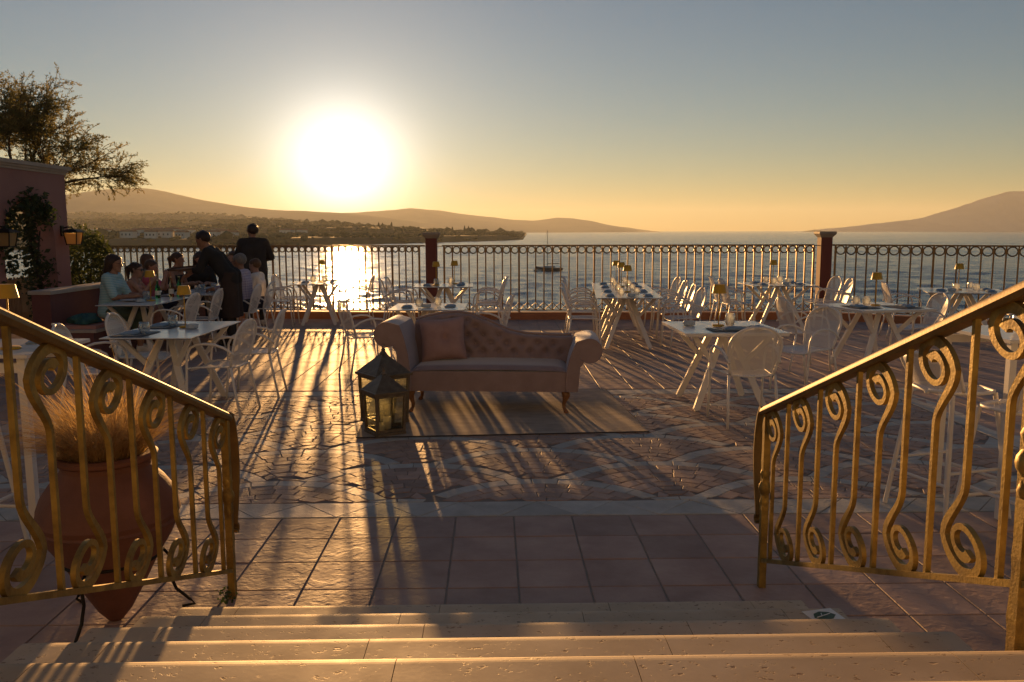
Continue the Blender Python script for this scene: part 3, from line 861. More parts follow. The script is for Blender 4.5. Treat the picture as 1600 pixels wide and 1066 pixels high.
# chairs: x, y, facing
chair(-3.70, 7.52, -80, 'nearest at the left of the grass-pot table')
chair(-3.68, 8.48, -86, 'second at the left of the grass-pot table, towards the bench')
chair(-2.72, 7.88, 84, 'nearest at the right of the grass-pot table')
chair(-2.66, 8.74, 95, 'second at the right of the grass-pot table')
chair(-4.48, 11.30, 88, 'empty, nearest at the table with green bottles')
chair(-4.44, 12.12, 92, 'empty, just left of the leaning waiter')
chair(-4.18, 13.12, 90, 'under the man in the checked shirt')
chair(-4.16, 13.82, 90, 'under the boy by the standing waiter')
chair(-4.15, 15.25, -80, 'left and nearer at the glitter table')
chair(-4.13, 15.95, -95, 'left and farther at the glitter table')
chair(-2.82, 15.60, 92, 'right of the glitter table')
chair(-1.92, 14.45, -88, 'left and nearer at the pillar table')
chair(-1.90, 15.05, -92, 'left and farther at the pillar table')
chair(-.42, 14.40, 86, 'right and nearer at the pillar table')
chair(-.40, 15.05, 94, 'right and farther at the pillar table')
chair(-1.72, 10.05, -62, 'beside the high rolled arm of the sofa')
chair(-.30, 10.75, 80, 'half hidden behind the tufted sofa back')
for i in range(4):
    y = 12.10 + i * .93; dx = .07 * (y - 12.1)
    w = ('nearest', 'second', 'third', 'farthest')[i]
    chair(1.02 + dx, y + .03, -86 - random.uniform(0, 8), w + ' on the left side of the long table')
    chair(2.42 + dx, y, 88 + random.uniform(-2, 10), w + ' on the right side of the long table')
chair(2.03, 7.38, 4, 'with its back to the camera at the thick-edged square table')
chair(3.06, 8.85, 118, 'right of the thick-edged square table, side on')
chair(3.55, 10.35, -82, 'between the thick-edged table and the next one')
chair(5.20, 10.9, 95, 'at the far side of the table left of the right railing')
chair(3.82, 14.45, -86, 'left and nearer at the table left of the second pillar')
chair(3.80, 15.05, -94, 'left and farther at the table left of the second pillar')
chair(5.42, 14.45, 86, 'right and nearer at the table left of the second pillar')
chair(5.44, 15.05, 98, 'right and farther at the table left of the second pillar')
chair(6.12, 13.35, -100, 'left of the far right table by the balustrade')
chair(7.65, 12.75, 70, 'right and nearer at the far right table')
chair(7.80, 13.40, 80, 'right and farther at the far right table')

# ================================================================== bar tables and stools
def bar_table(x, y, rz, w, d, lab):
    o = empty('bar_table', (x, y, .010), R(rz), label=lab, cat='table', group='white high bar tables')
    MB().cbox((0, 0, 1.045), (w, d, .02), .003).build('table_top', white_lam, o)
    for sx in (-1, 1):
        for sy in (-1, 1):
            MB().bar((sx * (w / 2 - .05), sy * (d / 2 - .05), 1.034), (sx * (w / 2 - .04), sy * (d / 2 - .04), 0), .04, .04, (0, 1, 0)).build('leg', leg_m, o)
    MB().box((0, d / 2 - .05, .98), (w - .14, .03, .05)).build('apron', leg_m, o)
    MB().box((0, -d / 2 + .05, .98), (w - .14, .03, .05)).build('apron', leg_m, o)
bar_table(3.16, 5.16, 4, .78, .74, 'white high bar table at the right edge behind the railing')
bar_table(-2.86, 4.62, 0, .80, .66, 'white high bar table at the left edge holding the big yellow lamp')
def make_stool():
    o = empty('bar_stool', cat='stool', label='stool')
    m = MB(); rows = []
    for t in np.linspace(-1, 1, 10):
        hw = .19 * math.sqrt(max(.0, 1 - abs(t) ** 3.2)) + .012
        rows.append([(hw * s, .19 * t, .745 - .018 * (1 - s * s)) for s in np.linspace(-1, 1, 9)])
    a = m.grid(rows).build('seat', perf_m, o, smooth=180); uv_from(a, [0, 1])
    e = [r[0] for r in rows] + rows[-1][1:] + [r[-1] for r in rows[::-1]][1:] + rows[0][::-1][1:-1]
    MB().tube(e, .010, 6, closed=True).build('seat_frame', leg_m, o, smooth=180)
    rows = []
    for v in np.linspace(0, 1, 8):
        hw = .19 + .035 * v if v < .7 else (.19 + .035 * v) * math.sqrt(max(0, 1 - ((v - .7) / .32) ** 2.2))
        rows.append([(hw * s, -.185 - .10 * v + .07 * s * s * 1.0, .76 + .205 * v) for s in np.linspace(-1, 1, 9)])
    a = MB().grid(rows).build('backrest', perf_m, o, smooth=180); uv_from(a, [0, 2])
    e = [r[0] for r in rows] + rows[-1][1:-1] + [r[-1] for r in rows[::-1]]
    MB().tube(e, .012, 7).build('back_frame', leg_m, o, smooth=180)
    L = []
    for sx in (-1, 1):
        for sy in (-1, 1):
            p, q = Vector((sx * .155, sy * .155, .735)), Vector((sx * .235, sy * .235, 0)); L.append((sx, sy, p, q))
            MB().tube([p, q], .0135, 8).build('leg', leg_m, o, smooth=60)
    for sx, sy, p, q in L:
        k = .58 if sx * sy > 0 else .68
        pa = p.lerp(q, .60); 
        if sy > 0: MB().tube([(sx * pa.x * sx, pa.y, pa.z), (pa.x, -pa.y, pa.z)], .010, 6).build('rung', leg_m, o, smooth=60)
        pb = p.lerp(q, .70)
        if sx > 0: MB().tube([(pb.x, pb.y, pb.z), (-pb.x, pb.y, pb.z)], .010, 6).build('rung', leg_m, o, smooth=60)
    return o
stool0 = make_stool()
SG = 'white mesh bar stools'
place(stool0, (2.60, 4.97, .01), R(-72), 'white mesh bar stool behind the right railing, the farther one facing the bar table', SG)
place(stool0, (2.70, 4.40, .01), R(14), 'white mesh bar stool cut by the right edge, turned with its back towards the camera', SG)
place(stool0, (-2.86, 4.22, .01), R(-5), 'white mesh bar stool behind the left railing beside the grass pot', SG)

# ================================================================== sofa
vel_m = mat('mauve_velvet', (.275, .20, .195), .68, col2=(.345, .255, .245), var_scale=6, sheen=.9, bump=.12, bump_scale=160, spec=.25)
vel_m.node_tree.nodes['Principled BSDF'].inputs['Sheen Tint'].default_value = (.75, .82, 1, 1)
wood_m = mat('carved_oak', (.20, .085, .03), .4, col2=(.30, .14, .05), var_scale=20)
sofa = empty('chaise_sofa', (-.215, 7.72, .016), R(-3), label='mauve velvet chaise longue with tufted back and rolled arms on the rug', cat='sofa')
XL, XR, DEP = -.735, .735, .66       # inner body, front at y=0, back at y=DEP
# seat box
def rbox(mb, x0, x1, y0, y1, z0, z1, r=.03, crown=0.0):
    """box with softly rounded top edges"""
    rings = []
    for k in range(6):
        a = k / 5 * math.pi / 2; ins = r * (1 - math.cos(a)); z = z1 - r + r * math.sin(a)
        rings.append([(x0 + ins, y0 + ins, z), (x1 - ins, y0 + ins, z), (x1 - ins, y1 - ins, z), (x0 + ins, y1 - ins, z)])
    rings.insert(0, [(x0, y0, z0), (x1, y0, z0), (x1, y1, z0), (x0, y1, z0)])
    mb.loft(rings, True)
m = MB(); rbox(m, XL, XR, -.004, DEP, .205, .392, .008); m.build('seat_base', vel_m, sofa, smooth=40)
m = MB(); rows = []
nx, ny = 34, 14
for j in range(ny):
    t = j / (ny - 1); r_ = []
    for i in range(nx):
        s = i / (nx - 1)
        ed = min(s, 1 - s) * 1.47; ef = t * .52
        h = .052 * (1 - math.exp(-ed / .035)) * (1 - math.exp(-(ef + .006) / .02)) + .012 * math.sin(math.pi * s)
        r_.append((XL + .015 + s * (XR - XL - .03), -.008 + t * (DEP - .12), .382 + h))
    rows.append(r_)
m.grid(rows).build('seat_cushion', vel_m, sofa, smooth=180)
m = MB(); pass
# rolled arms: side profile swept along the depth
def arm(xin, sgn, h, rr, name):
    """profile in x,z: rises from the seat base and curls outward; sgn -1 = left"""
    prof = []
    for t in np.linspace(0, 1, 8):
        prof.append((xin + sgn * (.0 + .04 * t * t), .205 + (h - rr - .205) * t))      # inner face upward
    cx, cz = xin + sgn * (.04 + rr + .06), h - rr
    inner = [(xin + sgn * .015 * 0, .40)]
    P = []
    # inner face
    for t in np.linspace(0, 1, 10): P.append((xin + sgn * (-.012 + .10 * t ** 2.2), .24 + (h - .24 - .03) * t))
    # over the top and round the roll
    cx, cz = xin + sgn * (.10 + rr * .95), h - rr
    for a in np.linspace(math.pi * .62, -math.pi * .80, 20):
        P.append((cx + sgn * rr * math.cos(a), cz + rr * math.sin(a)))
    # back under the roll to the outer side and down
    xo = xin + sgn * .115
    P.append((xo + sgn * .035, cz - rr * 1.02)); P.append((xo, cz - rr * 1.35))
    for t in np.linspace(.15, 1, 5): P.append((xo - sgn * .02 * t, cz - rr * 1.35 + (.205 - cz + rr * 1.35) * t))
    P.append((xin - sgn * .005, .205))
    mb = MB(); y0, y1 = -.02, DEP
    rings = []
    c = (sum(p[0] for p in P) / len(P), sum(p[1] for p in P) / len(P))
    for y, k in ((y0 + .0, .955), (y0 + .0, .965), (y0 + .008, .99), (y0 + .02, 1), (y1 * .5, 1), (y1, 1)):
        rings.append([(c[0] + (x - c[0]) * k, y, c[1] + (z - c[1]) * k) for x, z in P])
    if sgn > 0: rings = [r[::-1] for r in rings]
    mb.loft(rings, True)
    a = mb.build(name, vel_m, sofa, smooth=50)
    MB().tube([(c[0] + (x - c[0]) * .975, y0 + .003, c[1] + (z - c[1]) * .975) for x, z in P], .006, 6, closed=True).build('piping', vel_m, a, smooth=180)
arm(XL + .01, -1, .845, .115, 'rolled_arm')
arm(XR - .02, 1, .70, .112, 'rolled_arm')
# tufted back with the S-shaped top line
def back_top(s):                       # s 0 (left) .. 1 (right)
    return float(np.interp(s, [0, .08, .16, .27, .36, .47, .54, .60, .70, .82, .92, 1.0], [.80, .835, .862, .874, .856, .79, .738, .702, .668, .655, .652, .656]))
rows_btn = []
for k, zz in enumerate((.50, .58, .66, .74, .81)):
    off = .5 * (k % 2)
    for i in range(10):
        s = (i + off + .3) / 10
        if .03 < s < .97 and zz < back_top(s) - .05: rows_btn.append((s, zz))
nx, nz = 150, 52
f_rows, b_rows = [], []
bt = np.array(rows_btn)
for j in range(nz):
    t = j / (nz - 1); r_, rb_ = [], []
    for i in range(nx):
        s = i / (nx - 1); zt = back_top(s); z = .39 + (zt - .39) * t
        x = XL - .02 + s * (XR - XL + .06)
        dx = (bt[:, 0] - s) * (XR - XL); dz = bt[:, 1] - z
        rr = dx * dx + dz * dz
        dimple = .030 * float(np.exp(-rr / .0011).max()) + .010 * float(np.exp(-rr / .006).max())
        # pleats run diagonally between the buttons
        roll = .045 * smoothstep(.86, 1.0, t) ** 1.0
        y = DEP - .155 + dimple + .06 * t * .5 - .014 + .03 * float(smoothstep(.9, 1, t)) * 0
        if t > .9: y += .05 * (1 - math.sqrt(max(0, 1 - ((t - .9) / .1) ** 2)))
        r_.append((x, y, z)); 
    f_rows.append(r_)
m = MB(); m.grid(f_rows)
m.grid([[(p[0], DEP + .05 * (1 if q else .6), p[2] - (0.01 if q else 0)) for p in (f_rows[-1] if q == 0 else f_rows[0])] for q in (0, 1)])
top = f_rows[-1]
m.grid([top, [(p[0], p[1] + .05, p[2] + .006) for p in top], [(p[0], DEP + .03, p[2]) for p in top]])
m.build('tufted_back', vel_m, sofa, smooth=60)
MB().tube([(p[0], p[1] + .012, p[2] + .010) for p in top[::4]], .013, 8).build('top_roll', vel_m, sofa, smooth=180)
bm_ = MB().lathe([(.004, -.006), (.011, -.002), (.011, .002), (.004, .006)], 10).mesh('button', vel_m, 60)
for s, z in rows_btn:
    q = link('button', bm_, sofa); t = (z - .39) / (back_top(s) - .39)
    q.location = (XL - .02 + s * (XR - XL + .06), DEP - .155 + .036 + .03 * t - .018, z); q.rotation_euler = (R(90), 0, 0)
def cab_leg(x, y, fx, fy):
    m = MB(); rings = []
    for z, r, o in ((.215, .034, 0), (.19, .040, .006), (.16, .036, .010), (.12, .024, .004), (.08, .018, -.004), (.045, .016, -.002), (.025, .021, .006), (.008, .024, .010), (0, .018, .010)):
        rings.append([(x + fx * o * 1.6 + r * math.cos(a), y + fy * o * 1.6 + r * math.sin(a), z) for a in np.linspace(0, 2 * math.pi, 11)[:-1]])
    m.loft(rings, True).build('leg', wood_m, sofa, smooth=60)
for x, fx in ((XL + .02, -1), (XR - .04, 1)):
    for y, fy in ((.06, -1), (DEP - .05, 1)): cab_leg(x, y, fx, fy)
# cushion leaning in the corner
m = MB(); rows = []; n = 20
for side in (0, 1):
    rows = []
    for j in range(n):
        r_ = []
        for i in range(n):
            u, v = i / (n - 1) * 2 - 1, j / (n - 1) * 2 - 1
            pu = u * (1 - .075 * (1 - abs(v)) ** 1.0 * abs(u)); pv = v * (1 - .075 * (1 - abs(u)) * abs(v))
            th = .075 * ((1 - u ** 4) * (1 - v ** 4)) ** .55
            th -= .035 * math.exp(-((u - .1) ** 2 + v ** 2) / .03) + .012 * math.exp(-((u - .1) ** 2) / .004) * (abs(v) < .55)
            r_.append((pu * .215, (-th if side == 0 else th), pv * .205))
        rows.append(r_ if side == 0 else r_[::-1])
    m.grid(rows)
pil = m.build('cushion', mat('dusty_pink_velvet', (.34, .215, .205), .8, col2=(.41, .27, .25), var_scale=9, sheen=.35, bump=.15, bump_scale=150), smooth=180, label='square dusty pink cushion with a centre tuft leaning in the sofa corner', cat='cushion')
pil.matrix_world = Matrix.Translation((-.66, 8.12, .655)) @ Matrix.Rotation(R(3), 4, 'Z') @ Matrix.Rotation(R(-14), 4, 'X') @ Matrix.Rotation(R(-4), 4, 'Y')

# ================================================================== rug
def rug_material():
    m = mat('woven_rug', (.38, .32, .265), .95, col2=(.53, .46, .385), var_scale=5, detail=8, spec=.1, bump=.9, bump_scale=130, stretch=(1, 2.2, 1))
    return m
rug = empty('rug', (-.14, 7.88, .0), R(4.5), label='thin woven beige brown rug under the sofa', cat='rug')
m = MB(); W, D = 2.42, 1.95; rows = []
for j in range(29):
    rows.append([(-W / 2 + W * i / 36, -D / 2 + D * j / 28, .0165 + .0012 * math.sin(i * .9 + j * .4) + .001 * random.uniform(-1, 1)) for i in range(37)])
m.grid(rows).build('pile', rug_material(), rug, smooth=180)
MB().tube([(-W / 2, -D / 2, .013), (W / 2, -D / 2, .013), (W / 2, D / 2, .013), (-W / 2, D / 2, .013)], .005, 6, closed=True).build('binding', mat('rug_binding', (.07, .06, .055), .9), rug)

# ================================================================== lanterns
lan_m = mat('dark_lantern_metal', (.13, .10, .065), .42, .5, col2=(.22, .17, .115), var_scale=18, bump=.2, bump_scale=90)
glass_m = mat('thin_glass', (1, 1, 1), .02, trans=1.0, ior=1.1, spec=.5)
def glass_pane_material():
    m = bpy.data.materials.new('old_pane_glass'); m.use_nodes = True
    n, l = m.node_tree.nodes, m.node_tree.links
    n.remove(n['Principled BSDF'])
    tr = n.new('ShaderNodeBsdfTransparent'); tr.inputs[0].default_value = (.86, .87, .78, 1)
    gl = n.new('ShaderNodeBsdfGlossy'); gl.inputs['Roughness'].default_value = .08; gl.inputs[0].default_value = (.9, .9, .85, 1)
    tl = n.new('ShaderNodeBsdfTranslucent'); tl.inputs[0].default_value = (.60, .59, .48, 1)
    lw = n.new('ShaderNodeLayerWeight'); lw.inputs[0].default_value = .35
    g = n.new('ShaderNodeNewGeometry'); t = n.new('ShaderNodeTexNoise'); t.inputs['Scale'].default_value = 14; t.inputs['Detail'].default_value = 6
    l.new(g.outputs['Position'], t.inputs['Vector'])
    mr = n.new('ShaderNodeMapRange'); mr.inputs['From Min'].default_value = .35; mr.inputs['From Max'].default_value = .75; mr.inputs['To Min'].default_value = .05; mr.inputs['To Max'].default_value = .32
    l.new(t.outputs['Fac'], mr.inputs['Value'])
    a = n.new('ShaderNodeMixShader'); l.new(mr.outputs[0], a.inputs[0]); l.new(tr.outputs[0], a.inputs[1]); l.new(tl.outputs[0], a.inputs[2])
    b = n.new('ShaderNodeMixShader'); l.new(lw.outputs['Fresnel'], b.inputs[0]); l.new(a.outputs[0], b.inputs[1]); l.new(gl.outputs[0], b.inputs[2])
    l.new(b.outputs[0], n['Material Output'].inputs['Surface']); return m
pane_m = glass_pane_material()
candle_m = mat('candle_wax', (.78, .72, .60), .5, subsurf=.3)
def lantern(x, y, rz, s, h, lab):
    """square lantern, s = half side at the eaves, h = height of the glazed box"""
    o = empty('floor_lantern', (x, y, .016), R(rz), label=lab, cat='lantern', group='metal floor lanterns by the sofa')
    sb = s * .86
    MB().cbox((0, 0, .012), (2 * sb + .03, 2 * sb + .03, .024), .004).build('base', lan_m, o)
    q = lambda a, z: [(-a, -a, z), (a, -a, z), (a, a, z), (-a, a, z)]
    for sx in (-1, 1):
        for sy in (-1, 1):
            MB().bar((sx * sb, sy * sb, .02), (sx * s * .94, sy * s * .94, h), .022, .022, (0, 1, 0)).build('post', lan_m, o)
    for i in range(4):
        a = i * math.pi / 2; c, d = math.cos(a), math.sin(a)
        def P(u, w, z): return (u * c - w * d, u * d + w * c, z)
        k1, k2 = sb - .003, s * .94 - .003
        MB().add([P(-k1, -k1, .04), P(k1, -k1, .04), P(k2, -k2, h - .02), P(-k2, -k2, h - .02)], [(0, 1, 2, 3)]).build('pane', pane_m, o)
        MB().bar(P(-sb, -sb, .036), P(sb, -sb, .036), .016, .020).build('frame_bar', lan_m, o)
        MB().bar(P(-s * .94, -s * .94, h - .012), P(s * .94, -s * .94, h - .012), .018, .024).build('frame_bar', lan_m, o)
    # flared pagoda roof in thin courses, then neck, finial and ring
    rings = [q(s * 1.10, h), q(s * 1.12, h + .008), q(s * 1.12, h + .022)]
    for t in np.linspace(0, 1, 15):
        a = s * (1.04 * (1 - t) ** 1.25 + .16 * (1 - t) * t * 2.2 + .17 * t ** 1.0)
        z = h + .024 + s * .92 * t
        rings.append(q(a, z)); rings.append(q(a * .975, z + .003))
    roof = MB().loft(rings, True).build('roof', lan_m, o)
    zt = h + .024 + s * .92
    MB().lathe([(s * .18, zt), (s * .20, zt + .008), (s * .14, zt + .02), (s * .09, zt + .035), (s * .12, zt + .045), (s * .05, zt + .06), (.003, zt + .066)], 14).build('finial', lan_m, roof, smooth=50)
    MB().tube([(.016 * math.cos(t), 0, zt + .078 + .016 * math.sin(t)) for t in np.linspace(0, 6.283, 15)[:-1]], .003, 5, closed=True).build('hanging_ring', lan_m, roof, smooth=180)
    MB().lathe([(.032, .026), (.034, .03), (.034, .026 + h * .28), (.028, .03 + h * .285), (.004, .026 + h * .28)], 16, (0.03, 0.02, 0)).build('candle', candle_m, o, smooth=50)
    MB().lathe([(.028, .026), (.030, .03), (.030, .026 + h * .18), (.024, .03 + h * .185), (.004, .026 + h * .18)], 16, (-.05, -.03, 0)).build('candle', candle_m, o, smooth=50)
lantern(-1.125, 7.40, 38, .165, .42, 'larger dark metal lantern with pointed roof standing by the sofa arm')
lantern(-1.06, 6.98, 33, .135, .34, 'smaller dark metal lantern standing in front of the larger one')

# ================================================================== terracotta pot with dry grass
pot_m = mat('terracotta_pot', (.12, .050, .037), .72, col2=(.22, .10, .072), var_scale=3.2, detail=7, bump=.3, bump_scale=60)
pot = empty('terracotta_pot', (-1.73, 3.55, .008), 0, label='big pointed terracotta jar in an iron stand behind the left railing', cat='pot')
prof = [(.03, .0), (.07, .05), (.13, .16), (.19, .28), (.245, .37), (.272, .43), (.282, .445), (.276, .455), (.288, .48), (.282, .50), (.280, .52), (.262, .57), (.228, .62), (.195, .655), (.178, .685), (.180, .705), (.205, .72), (.208, .735), (.195, .745), (.165, .742), (.155, .70), (.16, .66)]
MB().lathe(prof, 44).build('jar', pot_m, pot, smooth=35)
iron_m = mat('black_iron', (.03, .028, .025), .5, .7)
MB().tube([(.20 * math.cos(t), .20 * math.sin(t), .29) for t in np.linspace(0, 6.283, 25)[:-1]], .008, 6, closed=True).build('stand_ring', iron_m, pot, smooth=180)
for k in range(3):
    a = R(25 + 120 * k); c, s = math.cos(a), math.sin(a)
    pts = [(.20, .29), (.235, .24), (.225, .16), (.25, .09), (.30, .035), (.325, .006), (.27, .004)]
    MB().tube([(r * c, r * s, z) for r, z in pts], .007, 6).build('stand_leg', iron_m, pot, smooth=180)
MB().lathe([(.002, .690), (.158, .690)], 20).build('soil', mat('soil', (.06, .04, .03), .95), pot)
m = MB()
for k in range(3000):
    a = random.uniform(0, 6.283); r0 = .13 * math.sqrt(random.random())
    da = a + random.gauss(0, .45)
    outw = random.uniform(.05, 1.0) ** .8 * 1.35
    dx, dy = math.cos(da) * outw - .20, math.sin(da) * outw
    L = random.uniform(.24, .44) * (1.0 if random.random() < .88 else 1.35)
    p = Vector((r0 * math.cos(a), r0 * math.sin(a), .685)); v = Vector((dx * .55, dy * .55, 1)).normalized()
    w = random.uniform(.0011, .0026); sd = Vector((-math.sin(da + random.uniform(-.9, .9)), math.cos(da), random.uniform(-.3, .3))) * w
    k0 = len(m.v); seg = 6; drop = random.uniform(.2, 1.0)
    for i in range(seg + 1):
        t = i / seg; ww = sd * (1 - .9 * t)
        m.v.append(tuple(p - ww)); m.v.append(tuple(p + ww))
        p = p + v * (L / seg)
        v = (v + Vector((dx * .26, dy * .26, -.34 * drop * (t + .15)))).normalized()
    for i in range(seg):
        q = k0 + 2 * i; m.f.append((q, q + 1, q + 3, q + 2))
m2 = m.build('ornamental_grass', mat('dry_grass', (.66, .48, .23), .55, col2=(.42, .27, .10), var_scale=40, subsurf=.6, spec=.3), label='tuft of dry golden feather grass growing in the terracotta jar', cat='grass')
m2.location = (-1.73, 3.55, .008)

# small weed at the foot of the left post
m = MB()
for k in range(38):
    a = random.uniform(0, 6.283); r = random.uniform(.0, .05); z = random.uniform(.01, .075); s = random.uniform(.006, .013)
    c = Vector((r * math.cos(a), r * math.sin(a), z)); u = Vector((random.uniform(-1, 1), random.uniform(-1, 1), random.uniform(-.4, .8))).normalized() * s; v = u.orthogonal().normalized() * s * .7
    m.add([c - u, c + v, c + u, c - v], [(0, 1, 2, 3)])
for k in range(6): m.tube([(0, 0, 0), (random.uniform(-.03, .03), random.uniform(-.03, .03), .06)], .0012, 4)
w = m.build('weed', mat('weed_leaf', (.06, .10, .03), .6, subsurf=.4), label='small green weed sprouting at the foot of the left railing post', cat='plant', kind='stuff')
w.location = (*rot(-1.215, 3.72), .008)
# ================================================================== tableware and lamps
lamp_m = mat('yellow_lamp_paint', (.62, .36, .02), .45, col2=(.55, .31, .02), var_scale=20)
def make_lamp():
    o = empty('table_lamp', cat='lamp', label='lamp')
    MB().lathe([(.052, 0), (.055, .003), (.055, .010), (.050, .014), (.006, .016)], 24).build('base', lamp_m, o, smooth=40)
    MB().lathe([(.0052, .012), (.0052, .335)], 8).build('stem', lamp_m, o, smooth=180)
    MB().lathe([(.062, .300), (.064, .301), (.0485, .380), (.046, .382), (.0475, .378), (.061, .302)], 28).build('shade', lamp_m, o, smooth=50)
    MB().lathe([(.003, .381), (.047, .381), (.047, .377)], 20).build('shade_cap', lamp_m, o)
    return o
lamp0 = make_lamp()
LG = 'yellow cordless table lamps'
def lamp(t, u, v, lab, sc=1.06): x, y, z = on(t, u, v); place(lamp0, (x, y, z), 0, 'slim yellow table lamp ' + lab, LG, scale=sc)
def thin_glass_material():
    m = bpy.data.materials.new('tumbler_glass'); m.use_nodes = True
    n, l = m.node_tree.nodes, m.node_tree.links; n.remove(n['Principled BSDF'])
    tr = n.new('ShaderNodeBsdfTransparent'); tr.inputs[0].default_value = (.93, .95, .95, 1)
    gl = n.new('ShaderNodeBsdfGlossy'); gl.inputs['Roughness'].default_value = .12
    tl = n.new('ShaderNodeBsdfTranslucent'); tl.inputs[0].default_value = (.8, .8, .78, 1)
    lw = n.new('ShaderNodeLayerWeight'); lw.inputs[0].default_value = .45
    a = n.new('ShaderNodeMixShader'); a.inputs[0].default_value = .22; l.new(tr.outputs[0], a.inputs[1]); l.new(tl.outputs[0], a.inputs[2])
    b = n.new('ShaderNodeMixShader'); l.new(lw.outputs['Facing'], b.inputs[0]); l.new(a.outputs[0], b.inputs[1]); l.new(gl.outputs[0], b.inputs[2])
    l.new(b.outputs[0], n['Material Output'].inputs['Surface']); return m
tum_m = thin_glass_material()
TS = 1.12
tumbler_me = MB().lathe([(r_ * TS, z_ * TS) for r_, z_ in [(.002, .004), (.026, .003), (.034, .012), (.043, .04), (.045, .062), (.040, .088), (.0365, .102), (.035, .102), (.0385, .088), (.0425, .062), (.041, .042), (.032, .016), (.002, .012)]], 20, caps=False).mesh('drinking_glass', tum_m, 180)
nap_m = mat('slate_blue_napkin', (.22, .31, .40), .85, col2=(.28, .38, .47), var_scale=14, bump=.3, bump_scale=150)
m = MB(); rows = []
for j in range(9):
    rows.append([(-.115 + .23 * i / 12, -.065 + .13 * j / 8, .006 + .020 * (1 - (abs(i / 6 - 1)) ** 5) * (1 - (abs(j / 4 - 1)) ** 5) + .003 * math.sin(i * 1.3 + j)) for i in range(13)])
m.grid(rows); m.loft([[(x, y, 0) for x, y in ((-.112, -.062), (.112, -.062), (.112, .062), (-.112, .062))], [(x, y, .007) for x, y in ((-.115, -.065), (.115, -.065), (.115, .065), (-.115, .065))]])
napkin_me = m.mesh('napkin', nap_m, 60)
mat_me = MB().cbox((0, 0, .0015), (.42, .30, .003), .001).mesh('placemat', mat('charcoal_placemat', (.07, .072, .08), .6))
fork = MB(); fork.box((0, -.04, .003), (.009, .12, .003))
for i in range(3): fork.box((-.008 + .008 * i, .06, .003), (.003, .055, .002))
fork.box((0, .028, .003), (.022, .02, .002))
steel_m = mat('steel', (.62, .60, .57), .22, 1.0)
fork_me = fork.mesh('fork', steel_m)
kn = MB(); kn.cbox((0, -.055, .004), (.012, .09, .005), .001); kn.cbox((0, .045, .003), (.016, .11, .002), .0005)
knife_me = kn.mesh('knife', steel_m)
oct_ = lambda r, z: [(r * math.cos(a), r * math.sin(a), z) for a in np.linspace(0, 2 * math.pi, 9)[:-1] + math.pi / 8]
ash_me = MB().loft([oct_(.052, 0), oct_(.060, .006), oct_(.060, .036), oct_(.056, .042), oct_(.042, .042), oct_(.036, .016)], True).mesh('ashtray', mat('pale_blue_ceramic', (.40, .47, .52), .4), 40)
def put(me, name, cat, t, u, v, lab, grp=None, rz=0, dz=0):
    x, y, z = on(t, u, v); return link(name, me, None, lab, cat, grp, loc=(x, y, z + dz), rz=T[t][2] + R(rz))
WHERE = {'L1': 'the table behind the grass pot', 'W': 'the glitter table', 'P1': 'the left pillar table', 'P2': 'the table right behind the sofa',
         'M1': 'the near half of the long table', 'M2': 'the far half of the long table', 'R1': 'the thick-edged table by the right railing',
         'R2': 'the table between second pillar and right railing', 'R3': 'the table left of the second pillar', 'R4': 'the far right balustrade table',
         'L2': 'the table with green bottles', 'L3': 'the table the waiter serves'}
def pos_word(s, v, spots):
    """tells one place at a table from the others"""
    side = 'left' if s < 0 else 'right'; same = sorted(q for r, q in spots if r == s)
    w = '' if len(same) < 2 else ('nearer, ' if v == same[0] else 'farther, ')
    return w + 'at the ' + side + ' of '
def seats(t, spots, mats=False, glass=True):
    """spots: (side, v): side -1 left or 1 right of the table"""
    for s, v in spots:
        pw = pos_word(s, v, spots) + WHERE[t]
        if mats: put(mat_me, 'placemat', 'placemat', t, s * .50, v, 'charcoal place mat ' + pw, 'place mats on ' + WHERE[t], 90)
        put(napkin_me, 'napkin', 'napkin', t, s * .58, v, 'folded slate blue napkin ' + pw, 'napkins on ' + WHERE[t], 90 + random.uniform(-5, 5), .004 if mats else 0)
        if mats:
            put(fork_me, 'fork', 'fork', t, s * .58, v - s * .24, 'steel fork ' + pw, 'forks on ' + WHERE[t], 90 * s, .004)
            put(knife_me, 'knife', 'knife', t, s * .58, v + s * .24, 'steel knife ' + pw, 'knives on ' + WHERE[t], 90 * s, .004)
        if glass: put(tumbler_me, 'drinking_glass', 'glass', t, s * .24, v + s * .06, 'clear stemless glass ' + pw, 'glasses on ' + WHERE[t])
seats('L1', ((-1, -.62), (-1, .30)), True); lamp('L1', .12, .16, 'on the table behind the grass pot')
put(ash_me, 'ashtray', 'ashtray', 'L1', .38, .02, 'pale blue octagonal ashtray on ' + WHERE['L1'], rz=10)
seats('W', ((-1, 0), (1, .1))); lamp('W', .1, .3, 'on the glitter table by the balustrade')
seats('P1', ((-1, -.2), (1, -.1), (1, .6))); lamp('P1', -.25, -.25, 'in front of the left red pillar'); lamp('P1', .35, .6, 'just right of the left red pillar')
seats('P2', ((-1, -.3), (1, -.1))); put(ash_me, 'ashtray', 'ashtray', 'P2', -.05, -.35, 'pale blue octagonal ashtray on ' + WHERE['P2'])
seats('M1', ((-1, -.62), (1, -.62), (-1, .40), (1, .40))); seats('M2', ((-1, -.50), (1, -.50), (-1, .52), (1, .52)))
lamp('M1', .05, .25, 'on the long table, nearest of three'); lamp('M2', .0, -.35, 'on the long table, middle of three'); lamp('M2', -.1, .55, 'on the long table, farthest of three')
put(ash_me, 'ashtray', 'ashtray', 'M1', .05, -.80, 'pale blue octagonal ashtray on ' + WHERE['M1'])
seats('R1', ((1, -.45),), True, False)
